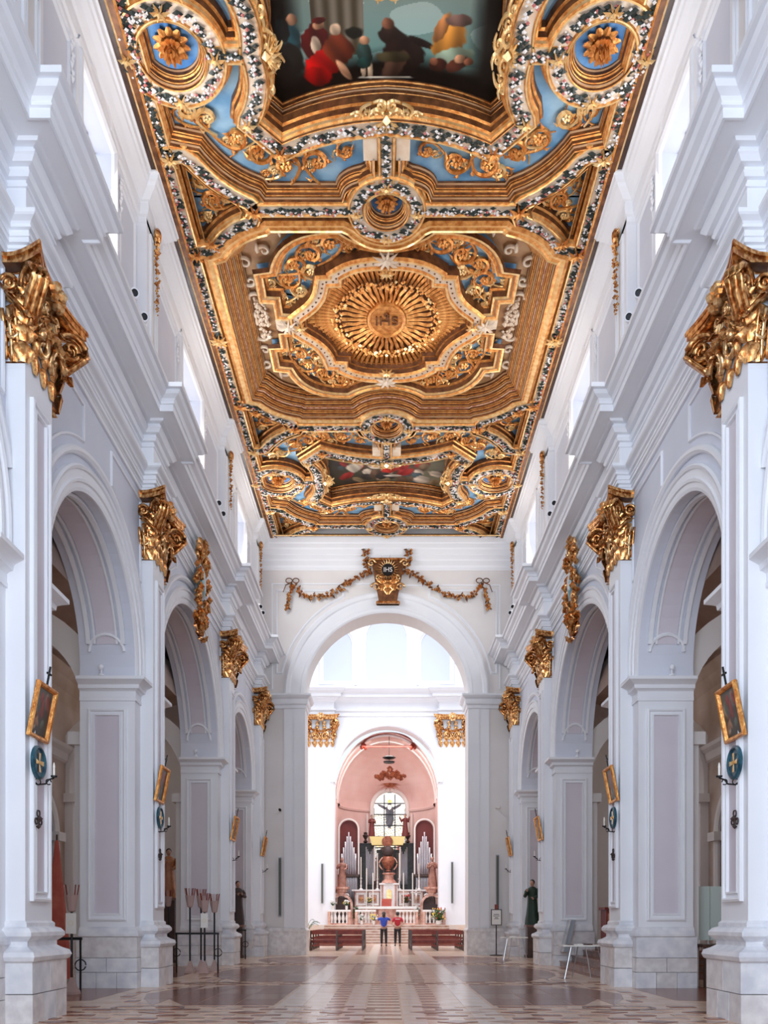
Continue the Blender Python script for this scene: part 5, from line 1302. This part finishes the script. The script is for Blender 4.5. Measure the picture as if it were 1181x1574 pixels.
for sg in (-1, 1):
    t = empty('statue_pedestal', (sg*2.76, 51.8, PZ), label='tall marble pedestal over a dark opening, %s of the altar' % ('left' if sg < 0 else 'right'), cat='pedestal')
    b = MB(); b.lathe([(.3,1.85),(.26,1.95),(.34,2.0),(.34,2.12),(.48,2.2),(.48,2.3),(0,2.3)], n=10); b.build('capital', RMARB, t)
    b = MB(); b.sweep([(.55,0),(.55,1.2)]+arc(0, 1.2, .55, 0, 180, 12)+[(-.55,1.2),(-.55,0)], [(0,-.2),(0,.2),(-.14,.2),(-.14,-.2)], lambda u, v, h: (u, h, v), pclosed=True); b.build('arched_frame', RMARB, t)
    b = MB(); b.box(-.54, .54, .0, .25, 0, 1.25); b.build('dark_door', DSTAT, t)
    for q in (-1, 1):
        b = MB(); b.tube([(q*(.3+x), -.15, 1.75+z) for x, z in spiral_pts(.16, 1.2, 12, .15, 1)], .04, 5); b.build('scroll', WMARB, t, smooth=True)
    # organ case with pipes in an arched niche
    t = empty('pipe_organ', (sg*2.42, 54.0, PZ), label='silver organ pipes before a red arched niche, %s of the altar' % ('left' if sg < 0 else 'right'), cat='organ', group='organ cases of the apse')
    b = MB(); b.sweep([(.58,3.2),(.58,6.1)]+arc(0, 6.1, .58, 0, 180, 14)+[(-.58,3.2)], [(0,-.05),(0,.25),(-.10,.25),(-.10,-.05)], lambda u, v, h: (u, -h+.2, v), pclosed=True); b.build('niche_frame', CREAMW, t)
    b = MB(); b.ngon([(u, .18, v) for u, v in [(.56,3.2)]+arc(0, 6.1, .56, 0, 180, 14)+[(-.56,3.2)]]); b.build('red_panel', MATS['dark_red'], t)
    b = MB(); b.box(-.62, .62, -.15, .3, 0, 1.7); b.box(-.66, .66, -.2, .3, 3.05, 3.2); b.box(-.6, .6, 0, .25, 1.7, 3.05); b.build('organ_case', DWOOD, t)
    PM = MB(); PM.lathe([(.02,0),(.05,.28),(.05,1.0),(0,1.0)], n=8); PM = PM.mesh('organ_pipe', TIN, True)
    for q in range(9): inst(PM, 'organ_pipe', t, (-.44+q*.11, -.02, 3.2), None, (1, 1, 2.7-.28*abs(q-4)**1.15))
    for q in range(11): inst(PM, 'front_pipe', t, (-.5+q*.10, -.1, 1.7), None, (.7, .7, 1.3))
    # central organ towers
    t = empty('organ_tower', (sg*1.38, 55.2, PZ), label='dark wooden organ tower with grey pipes just %s of the central window' % ('left' if sg < 0 else 'right'), cat='organ', group='organ towers under the window')
    b = MB(); b.box(-.58, .58, 0, .4, 0, 5.3); b.box(-.62, .62, -.05, .4, 5.2, 5.3); b.build('tower_case', MATS['black_wood'], t)
    for q in range(7): inst(PM, 'organ_pipe', t, (-sg*(.05+q*.08), -.06, 2.6), None, (.75, .75, 2.0+.15*abs(q-3)))
    b = MB(); b.lathe([(.05,0),(.16,.1),(.06,.25),(.2,.5),(.1,.62),(.14,.7),(0,.75)], (-sg*.0, .2, 5.3), 8); b.build('finial', DSTAT, t)
t = empty('choir_backdrop', (.1, 55.6, PZ), label='dark carved choir screen behind the tabernacle', cat='screen')
b = MB(); b.box(-.76, .76, -.05, .05, 0, 4.9); b.build('screen_board', MATS['black_wood'], t)
for x in (-.6, -.3, 0, .3, .6): b = MB(); b.box(x-.03, x+.03, -.09, -.05, 2.3, 4.7); b.build('screen_strip', BMARB, t)
# candles and candlesticks on the altar
def candlestick(loc, hs, hc, label, group='tall candles of the altar'):
    t = empty('candlestick', loc, label=label, cat='candle', group=group)
    b = MB(); b.lathe([(.14,0),(.12,.04),(.04,.12),(.06,hs*.35),(.035,hs*.45),(.05,hs*.7),(.03,hs*.85),(.09,hs)], n=10); b.build('stand', WMARB, t, smooth=True)
    b = MB(); b.lathe([(.035,hs),(.033,hs+hc),(0,hs+hc+.02)], n=8); b.build('candle', WAX, t)
for x, y, z, hs, hc, d in ((-1.62,53.4,3.25,.75,1.3,'outermost left on the high altar'),(-.58,53.4,3.25,.7,1.6,'left of the tabernacle'),(.80,53.4,3.25,.7,1.6,'right of the tabernacle'),(2.05,53.4,3.25,.75,.9,'outermost right on the high altar'),
                           (-1.25,52.6,PZ,1.1,2.4,'slender one on the floor at the left'),(-.85,52.55,PZ,1.1,2.1,'slender one left of centre'),(1.05,52.55,PZ,1.1,2.1,'slender one right of centre'),(1.62,52.6,PZ,1.1,2.1,'slender one on the floor at the right')):
    candlestick((x, y, z), hs, hc, 'white candle on a tall stand, '+d)
# flowers
def bouquet(loc, r, ms, label, n=40, tall=1.0, vase=WMARB):
    t = empty('flower_arrangement', loc, label=label, cat='flowers')
    b = MB(); b.lathe([(.06*r/.3,0),(.12*r/.3,.08),(.10*r/.3,.2),(.13*r/.3,.24)], n=10); b.build('vase', vase, t, smooth=True)
    g = MB(); 
    for i in range(n):
        a = random.uniform(0, 2*PI); q = random.uniform(.2, 1)*r; z = .3+random.uniform(0, 1)*r*tall
        g.add([(0,0,.22), (q*math.cos(a-.15), q*math.sin(a-.15), z), (q*1.2*math.cos(a), q*1.2*math.sin(a), z+.06), (q*math.cos(a+.15), q*math.sin(a+.15), z)], [(0,1,2),(0,2,3)])
    g.build('foliage', GREENL, t)
    f = MB()
    for i in range(n):
        a = random.uniform(0, 2*PI); q = random.uniform(.1, 1)*r; f.blob((q*math.cos(a), q*math.sin(a), .34+random.uniform(0, 1)*r*tall*1.1), random.uniform(.035, .06), i % len(ms))
    f.build('blossoms', ms, t)
    return t
bouquet((3.0, 49.05, 1.06), .42, [FYEL, FYEL, FRED, PETAL], 'large yellow, red and white flower arrangement before the right altar rail', 80, 1.4)
bouquet((-3.15, 49.56, 1.93), .2, [PETAL], 'white flowers on the left altar rail, outer bunch', 30)
bouquet((-2.35, 49.6, 1.93), .2, [PETAL, PETAL, FYEL], 'white flowers on the left altar rail, inner bunch', 30)
bouquet((-1.45, 49.25, 1.06), .22, [PETAL], 'white flowers on the platform left of the steps', 30)
bouquet((-.75, 49.25, 1.06), .22, [PETAL, FYEL], 'white and yellow flowers beside the steps', 30)
bouquet((1.25, 52.98, 2.16), .26, [FRED, PETAL, FRED], 'red and white flowers on the right end of the high altar', 60, 1.5)
bouquet((-1.1, 53.0, 2.16), .24, [FYEL, PETAL], 'small yellow flowers on the left of the high altar', 30)
bouquet((1.75, 51.75, PZ), .34, [GREENL, PETAL], 'leafy plant with few white blossoms beside the right pedestal', 50, 1.8)
bouquet((-1.85, 51.75, PZ), .34, [GREENL], 'dark leafy plant beside the left pedestal', 50, 2.0)
t = empty('crucifix', (1.85, 52.9, 2.16), label='small white crucifix standing at the right of the high altar', cat='cross')
b = MB(); b.box(-.03, .03, -.02, .02, 0, 1.2); b.box(-.35, .35, -.02, .02, .85, .91); b.box(-.14, .14, -.1, .1, 0, .05); b.build('cross', WMARB, t)
b = MB(); b.tube([(0,-.05,.35),(0,-.06,.6),(0,-.05,.85)], .06, 6); b.tube([(-.3,-.04,.92),(0,-.05,.84),(.3,-.04,.92)], .03, 5); b.sphere((0,-.06,.96), .07, n=8, m=6); b.build('figure', WMARB, t, smooth=True)
robed('statue', (-.95, 54.4, 6.72), 1.35, MATS['dark_red'], 'kneeling red robed figure on the canopy left of the window', arms=0, face=PI+.4, group='figures on the canopy')
robed('statue', (1.2, 54.4, 6.72), 1.4, MATS['dark_red'], 'red robed figure on the canopy right of the window', arms=1, face=PI-.4, group='figures on the canopy')
t = empty('altar_chair', (.0, 52.2, PZ), label='red backed chair behind the front altar table', cat='chair')
b = MB(); b.box(-.3, .3, 0, .08, .9, 1.6); b.build('backrest', REDCL, t)
b = MB(); b.box(-.3, .3, -.45, .08, .45, .55); b.build('seat', REDCL, t)
for x in (-.26, .26):
    for y in (-.4, .04): b = MB(); b.box(x-.03, x+.03, y-.03, y+.03, 0, .45); b.build('leg', DWOOD, t)
# potted palm at the left of the crossing
t = empty('potted_palm', (-3.45, 35.4, 0), label='small potted palm with arching dark fronds behind the left bench end', cat='plant')
b = MB(); b.lathe([(.15,0),(.2,.05),(.26,.5),(.28,.55),(.24,.55),(.2,.5)], n=14); b.build('pot', TERRA, t, smooth=True)
for i in range(11):
    a = 2*PI*i/11; b = MB(); L_ = .55+.15*(i % 3); P_ = [(q/8*L_*math.cos(a), q/8*L_*math.sin(a), .55+.9*math.sin(q/8*PI*.62)*(.7+.1*(i % 3))) for q in range(9)]
    b.tube(P_, .008, 4)
    for q in range(2, 9):
        x, y, z = P_[q]
        for sg in (-1, 1): b.add([(x,y,z), (x+.12*math.cos(a+sg*1.2), y+.12*math.sin(a+sg*1.2), z-.05), (x+.03*math.cos(a), y+.03*math.sin(a), z)], [(0,1,2)])
    b.build('frond', GREENL, t)

# ------------------------------------------------------------ line array speakers, sign, tables, stands
def column_speaker(x, y, z0, z1, w, label):
    t = empty('column_speaker', (x, y, z0), label=label, cat='speaker')
    b = MB(); b.box(-w/2, w/2, -.10, 0, 0, z1-z0); b.build('cabinet', BOARD, t)
    b = MB(); b.box(-w/2+.015, w/2-.015, -.106, -.10, .04, z1-z0-.04); b.build('grille', MATS['olive_grille'], t)
    for z in (.2, z1-z0-.2): b = MB(); b.box(-.02, .02, 0, .05, z, z+.05); b.build('bracket', METAL, t)
column_speaker(-4.02, ENDY-.06, 1.45, 3.68, .11, 'slim tall column speaker on the wall left of the great arch')
column_speaker(4.18, ENDY-.06, 1.4, 3.78, .11, 'slim tall column speaker on the wall right of the great arch')
column_speaker(-3.78, AY-.3, 2.3, 4.65, .13, 'slim column speaker on the white pilaster left of the apse')
column_speaker(3.85, AY-.3, 2.3, 4.75, .13, 'slim column speaker on the white pilaster right of the apse')
for x, z, nm in ((-4.0, 5.45, 'left'), (4.15, 5.55, 'right')):
    t = empty('wall_camera', (x, ENDY-.02, z), label='tiny security camera on the wall %s of the great arch' % nm, cat='camera')
    b = MB(); b.box(-.03, .03, -.2, 0, -.02, .03); b.build('arm', PETAL, t)
    b = MB(); b.lathe([(.05,0),(.05,.16),(0,.16)], n=10); b.v = [(x_+(.1 if x > 0 else 0), -.2-z_, y_) for x_, y_, z_ in b.v]; b.build('lens_barrel', IRON if x < 0 else PETAL, t, smooth=True)
t = empty('notice_stand', (4.08, 31.45, 0), label='white printed notice on a black metal stand before the right end wall', cat='sign')
b = MB(); b.lathe([(0,0),(.24,0),(.24,.025),(.03,.035)], n=20); b.build('foot', IRON, t)
b = MB(); b.tube([(0,0,.03),(0,0,1.5)], .02, 8); b.build('pole', IRON, t)
b = MB(); b.box(-.20, .20, -.03, 0, 1.12, 1.72); b.build('sign_frame', IRON, t)
b = MB(); b.box(-.17, .17, -.036, -.03, 1.15, 1.69); b.build('sheet', LINEN, t)
b = MB()
for k_, (w_, z_) in enumerate(((.20, 1.52), (.24, 1.46), (.12, 1.40), (.16, 1.36))): b.box(-w_/2, w_/2, -.038, -.036, z_, z_+.02)
b.build('printed_lines', IRON, t)
b = MB(); b.box(-.06, .06, -.02, .02, 1.72, 1.9); b.build('small_holder', WOOD, t)
def side_table(x, y, w, label, n):
    t = empty('side_table', (x, y, 0), label=label, cat='table', group='small tables by the right piers')
    b = MB(); b.box(-w/2, w/2, -.28, .28, .72, .75); b.build('table_top', LINEN, t)
    for i, (a, c, e, f) in enumerate(((-.30,-.2,-.42,-.26),(.30,-.2,.42,-.26),(-.05,.2,-.16,.26),(.12,.2,.24,.26))):
        b = MB(); b.tube([(a*w,c,.72),(e*w*1.1,f,.0)], .014, 6); b.build('leg', METAL, t)
    for i in range(n):
        p = MB(); p.box(-.07, .07, -.1, .1, 0, .012+.008*(i % 3)); pt = p.build('leaflet_pile', LINEN if i % 2 else DWOOD, None, loc=(x-.3*w+i*.2, y-.05, .751)); pt.rotation_euler = (0, 0, .2*i)
        tag(pt, 'small pile of leaflets %s on the table %s' % (['at the left', 'second from left', 'third from left', 'at the right'][i], 'nearest the camera' if y < 20 else 'farther back'), 'leaflets')
side_table(4.42, 19.1, .98, 'white topped folding table nearest the camera', 3)
side_table(4.25, 28.2, .84, 'white topped folding table farther along the right side', 2)
t = empty('leaning_board', (5.15, 24.1, 0.0), (0, 0, 0), 'grey board leaning against the pier at the right steps', 'board')
b = MB(); b.prism([(-.18,.42),(-.05,.42),(.17,1.32),(.04,1.32)], lambda u, v, h: (u, h, v), -.35, .02); b.build('board', BOARD, t)
b = MB(); b.prism([(-.20,.42),(-.17,.42),(.05,1.33),(.02,1.33)], lambda u, v, h: (u, h, v), -.37, .03); b.build('board_edge', METAL, t)
# steps up into the right aisle bay
t = empty('side_steps', (4.95, 18.6, 0), label='brown marble steps rising through the wide right arch', cat='steps')
for i in range(4):
    b = MB(); b.box(i*.33, 4.0, .0, 5.5, i*.16, (i+1)*.16-.03); b.box(i*.33-.03, 4.0, 0, 5.5, (i+1)*.16-.03, (i+1)*.16, 1); b.build('step', [BMARB, FBROWN], t)
t = empty('wooden_chest', (6.55, 23.0, .64), label='reddish carved wooden cabinet at the top of the right steps', cat='cabinet')
b = MB(); b.box(-.65, .65, -.3, .3, 0, .95); b.build('body', WOOD, t)
b = MB(); b.box(-.7, .7, -.34, .34, .95, 1.02); b.box(-.68, .68, -.33, .33, 0, .08); b.build('top', WOOD, t)
for i, x in enumerate((-.48, -.16, .16, .48)):
    b = MB(); b.sweep(rect(x-.13, x+.13, .15, .85), FRAME, lambda u, v, h: (u, -.3-h*.6, v), closed=True); b.build('door_panel', MATS['orange_wood'], t)
# candle stands (votive lamps) on the left
def votive(loc, h, label, plate=False):
    t = empty('candle_stand', loc, label=label, cat='candle stand', group='tall votive candle stands')
    b = MB(); b.lathe([(.17,0),(.16,.05),(.10,.14),(.05,.26),(.03,.30)], n=4, a0=PI/4, a1=2*PI+PI/4); b.build('base', TERRA, t)
    b = MB(); b.tube([(0,0,.28),(0,0,h)], .022, 8); b.build('pole', IRON, t)
    b = MB(); b.lathe([(.03,h),(.07,h+.02),(.12,h+.30),(.11,h+.30),(.06,h+.04)], n=10); b.build('cup', TERRA, t)
    for q in range(9):
        a = 2*PI*q/9; b = MB(); b.tube([(.06*math.cos(a), .06*math.sin(a), h+.05), (.13*math.cos(a), .13*math.sin(a), h+.48)], .011, 5); b.build('stick', TERRA if q % 2 else WOOD, t)
    if plate: b = MB(); b.box(-.09, .09, -.05, -.03, h-.38, h-.02); b.build('label_plate', LINEN, t); b = MB(); b.lathe([(.04,0),(.045,0)], n=12); b.v = [(x_, -.052, h-.2+y_) for x_, y_, z_ in b.v]; b.build('plate_mark', FYEL, t)
votive((-4.86, 20.9, 0), 1.62, 'left stand of four joined candle stands by the third left pier')
votive((-4.72, 21.5, 0), 1.62, 'second of four joined candle stands by the third left pier')
votive((-4.52, 21.0, 0), 1.50, 'third of four joined candle stands, bearing a white plate', True)
votive((-4.40, 21.6, 0), 1.50, 'right stand of four joined candle stands by the third left pier')
votive((-5.55, 14.9, 0), 1.45, 'candle stand inside the first left arch beside the pier', True)
votive((-6.35, 24.6, 0), 1.70, 'candle stand seen deep inside the second left arch')
for loc, w, nm in (((-4.75, 21.2, 0), 1.1, 'black iron rail joining the candle stands'), ((-5.75, 15.2, 0), .55, 'black iron kneeling rail in the first left arch'), ((-5.1, 28.6, 0), .7, 'black iron rail with curled legs in the third left arch')):
    t = empty('iron_rail', loc, label=nm, cat='rail')
    b = MB(); b.box(-w/2, w/2, -.02, .02, .95, 1.0); b.build('bar', IRON, t)
    for x in (-w/2+.03, w/2-.03): b = MB(); b.tube([(x,0,0),(x,0,.95)], .02, 6); b.tube([(x+.1*math.cos(q*.6), 0, .5+.1*math.sin(q*.6)) for q in range(11)], .012, 5); b.build('leg', IRON, t)
t = empty('folded_parasol', (-7.1, 18.2, 0), label='tall closed red and orange cloth cone standing in the left aisle', cat='cloth')
b = MB(); b.lathe([(.34,.05),(.30,.4),(.22,1.2),(.12,2.2),(.04,3.0),(0,3.05)], n=14); b.build('cloth', REDCL, t, smooth=False)
b = MB(); b.tube([(0,0,0),(0,0,3.15)], .02, 6); b.lathe([(.2,0),(.2,.04),(0,.05)], n=12); b.build('pole', DWOOD, t)
# saints in the side arches
def pedestal(loc, h, w, label):
    t = empty('pedestal', loc, label=label, cat='pedestal')
    b = MB(); b.box(-w/2, w/2, -w/2, w/2, 0, .1); b.box(-w*.4, w*.4, -w*.4, w*.4, .1, h-.08); b.build('block', DWOOD, t)
    b = MB(); b.box(-w/2, w/2, -w/2, w/2, h-.08, h); b.build('slab', BMARB, t)
pedestal((-5.2, 29.55, 0), 1.15, .5, 'dark pedestal under the brown friar statue')
robed('statue', (-5.2, 29.55, 1.15), 1.5, DSTAT, 'brown friar statue in the farthest left arch', arms=0, face=PI+.5)
pedestal((5.1, 29.6, 0), 1.15, .5, 'dark pedestal under the green robed statue')
robed('statue', (5.1, 29.6, 1.15), 1.55, GREENR, 'statue in dark green robe in the farthest right arch', arms=2, face=PI-.5)
pedestal((-6.75, 26.2, 0), 2.0, .6, 'tall dark pedestal in the left aisle behind the second arch')
robed('statue', (-6.75, 26.2, 2.0), 1.5, MATS['orange_wood'], 'dark haired statue in golden brown robe in the left aisle', arms=2, face=PI+.3)

# ------------------------------------------------------------ stations of the cross, crosses, sconces
pic_sh = {}
def station(s, k):
    a, b1 = PIL[k]; yc = (a+b1)/2; nm = SIDE[s]
    t = empty('framed_picture', (s*(PO-.03), yc-.18, 3.66), (0, 0, 0 if s < 0 else PI), 'gilt framed dark painting with small cross, %s pilaster %s' % (nm, ORD[k-1]), 'picture', 'framed pictures of the pilasters')
    sub = bpy.data.objects.new('picture_frame', pic_sh['frame']); C.objects.link(sub); sub.parent = t; sub.rotation_euler = (0, math.radians(11), 0); t.scale = (.83, .83, .83)
    inst(pic_sh['paint'], 'canvas', sub)
    inst(pic_sh['cross'], 'cross_finial', sub)
fr = MB(); fr.sweep(rect(-.36, .36, 0, .86), [(0,0),(0,.05),(.02,.07),(.05,.06),(.07,.03),(.075,.0)], lambda u, v, h: (h, u, v), closed=True); fr.box(-.01, .005, -.35, .35, .01, .85, 1)
pic_sh['frame'] = fr.mesh('picture_frame', [GOLD, DWOOD])
cr = MB(); cr.box(-.0, .025, -.014, .014, .86, 1.16); cr.box(0, .025, -.075, .075, 1.03, 1.06); pic_sh['cross'] = cr.mesh('cross_finial', IRON)
random.seed(31)
pf = [(random.uniform(.1, .5), random.uniform(.1, .6), random.uniform(.04, .09), random.uniform(.06, .16), random.uniform(-40, 40), random.choice([(.30,.16,.10),(.22,.05,.04),(.10,.12,.10),(.4,.33,.26),(.05,.04,.04)]), .4) for _ in range(22)]
im = paint_canvas(.6, .74, 30, 37, pf, lambda X, Y: np.zeros(X.shape+(3,))+np.array([.07,.06,.05])+(Y[..., None] > .45)*np.array([.05,.06,.055]))
co = canvas_object('canvas', im, lambda i, j: (.012, (i-.5)*.60, .06+j*.74), None); pic_sh['paint'] = co.data; bpy.data.objects.remove(co)
rd = MB(); rd.lathe([(0,.02),(.17,.02),(.19,.045),(.22,.03),(.22,0)], n=28); rd.v = [(z, x, y) for x, y, z in rd.v]; rd = rd.mesh('round_plate', MATS['teal_enamel'])
rx = MB()
for i in range(4):
    a = PI*i/2; rx.add([(.03,0,0),(.03,.06*math.cos(a-.5),.06*math.sin(a-.5)),(.035,.17*math.cos(a-.25),.17*math.sin(a-.25)),(.035,.17*math.cos(a+.25),.17*math.sin(a+.25)),(.03,.06*math.cos(a+.5),.06*math.sin(a+.5))], [(0,1,2,3,4)])
rx.blob((.03,0,0), .04); rx.v = [(x, y*.75, z*.75) for x, y, z in rx.v]; rx = rx.mesh('inlaid_cross', GOLDB)
sc = MB(); sc.tube([(.0,0,0),(.06,0,-.05),(.16,0,-.03),(.2,0,.03),(.27,0,.06)], .012, 6); sc.tube([(.06+.04*math.cos(q*.6), 0, -.01+.04*math.sin(q*.6)) for q in range(12)], .008, 5); sc.tube([(.20+.035*math.cos(q*.6), 0, .03+.035*math.sin(q*.6)-.03) for q in range(10)], .008, 5); sc.lathe([(.0,.06),(.04,.07),(.045,.09)], (.27, 0, 0), 8)
sc = sc.mesh('scroll_arm', IRON); sb = MB(); sb.lathe([(.014,.09),(.014,.19),(.018,.2),(.01,.25),(0,.27)], (.27, 0, 0), 8); sb = sb.mesh('candle_bulb', WAX)
tr = MB()
for a, r in ((90, .06), (210, .06), (330, .06)): tr.lathe([(.035,.0),(.045,.02),(.05,0)], (.07*math.cos(math.radians(a)), .07*math.sin(math.radians(a)), 0), 10)
tr.blob((0,0,.02), .05); tr.blob((0,-.1,.01), .035); tr.v = [(z+.005, x, y) for x, y, z in tr.v]; tr = tr.mesh('trefoil', DSTAT)
for s in (-1, 1):
    for k in (1, 2, 3, 4):
        station(s, k); a, b1 = PIL[k]; yc = a+.22
        rz = 0 if s < 0 else PI
        if k <= 2:
            t = empty('consecration_cross', (s*(PO-.065), yc-.0, 3.35), (0, 0, rz), 'round dark enamel plate with a cross below the picture, %s pilaster %s' % (SIDE[s], ORD[k-1]), 'plaque', 'round plates of the pilasters')
            inst(rd, 'round_plate', t); inst(rx, 'inlaid_cross', t)
            t = inst(tr, 'trefoil_ornament', None, (s*(PO-.065), yc, 2.62), (0, 0, rz)); tag(t, 'tiny dark trefoil ornament low on the %s pilaster %s' % (SIDE[s], ORD[k-1]), 'ornament', 'trefoil ornaments of the pilasters')
        t = empty('wall_sconce', (s*(PO-.005), yc+.0, 3.12), (0, 0, rz+(.7 if s > 0 else -.7)*-1), 'black scrolled candle sconce on the %s pilaster %s' % (SIDE[s], ORD[k-1]), 'sconce', 'candle sconces of the pilasters')
        inst(sc, 'scroll_arm', t); inst(sb, 'candle_bulb', t)
# spotlights on the cornice
cy_ = MB(); cy_.lathe([(.055,0),(.075,.0),(.08,.04),(.08,.24),(.05,.27),(0,.27)], n=16); cyl = cy_.mesh('spot_housing', WHITE, True)
ap_ = MB(); ap_.lathe([(.055,.0),(.05,.03),(0,.03)], n=14); apm = ap_.mesh('spot_lens', IRON)
ft = MB(); ft.box(-.05, .05, -.05, .05, 0, .02); ft.tube([(0,0,.02),(0,0,.12)], .012, 6); ft = ft.mesh('spot_foot', WHITE)
for s in (-1, 1):
    for i, yy in enumerate((13.95, 14.5, 20.95, 21.5, 27.85, 28.4)):
        t = empty('cornice_spotlight', (s*4.16, yy, 11.44), label='white spotlight on the %s cornice, %s of bay %s' % (SIDE[s], 'nearer' if i % 2 == 0 else 'farther', ['nearest the camera', 'in the middle', 'next to the great arch'][i//2]), cat='spotlight', group='spotlights on the cornice')
        inst(ft, 'spot_foot', t)
        h = inst(cyl, 'spot_housing', t, (-s*.02, -.05, .18), (math.radians(-70), 0, s*math.radians(-25))); inst(apm, 'spot_lens', h)
# little lamps on the imposts
lm = MB(); lm.lathe([(.06,0),(.06,.03),(.02,.05),(.02,.12)], n=10); lm.sphere((0, -.03, .16), .055, n=10, m=6); lmm = lm.mesh('impost_lamp', WHITE, True)
for s in (-1, 1):
    for k, (x, y, nm) in enumerate(((5.45, 16.15, 'second pier'), (5.45, 24.15, 'third pier'), (5.45, 30.2, 'farthest pier'))):
        t = inst(lmm, 'impost_lamp', None, (s*x, y, SPR+.02)); tag(t, 'small white lamp on the ledge of the %s on the %s' % (nm, SIDE[s]), 'lamp', 'small lamps on the pier ledges')
# furnishings glimpsed in the right aisle
t = empty('white_screen', (6.6, 17.3, 0), label='pale green white folding screen standing in the first right arch', cat='screen')
for q in range(2): b = MB(); b.box(-.5+q*.52, 0+q*.52, -.02, .02, .9, 2.0); b.build('screen_leaf', MATS['pale_green'], t)
for x in (-.48, .0, .5): b = MB(); b.box(x-.02, x+.02, -.02, .02, 0, .9); b.build('leg', METAL, t)
t = empty('dark_table', (6.7, 16.6, 0), label='dark wooden table in front of the pale screen, right aisle', cat='table')
b = MB(); b.box(-.6, .6, -.3, .3, .78, .84); b.build('table_top', DWOOD, t)
for x in (-.52, .52):
    for y in (-.24, .24): b = MB(); b.box(x-.035, x+.035, y-.035, y+.035, 0, .78); b.build('leg', DWOOD, t)
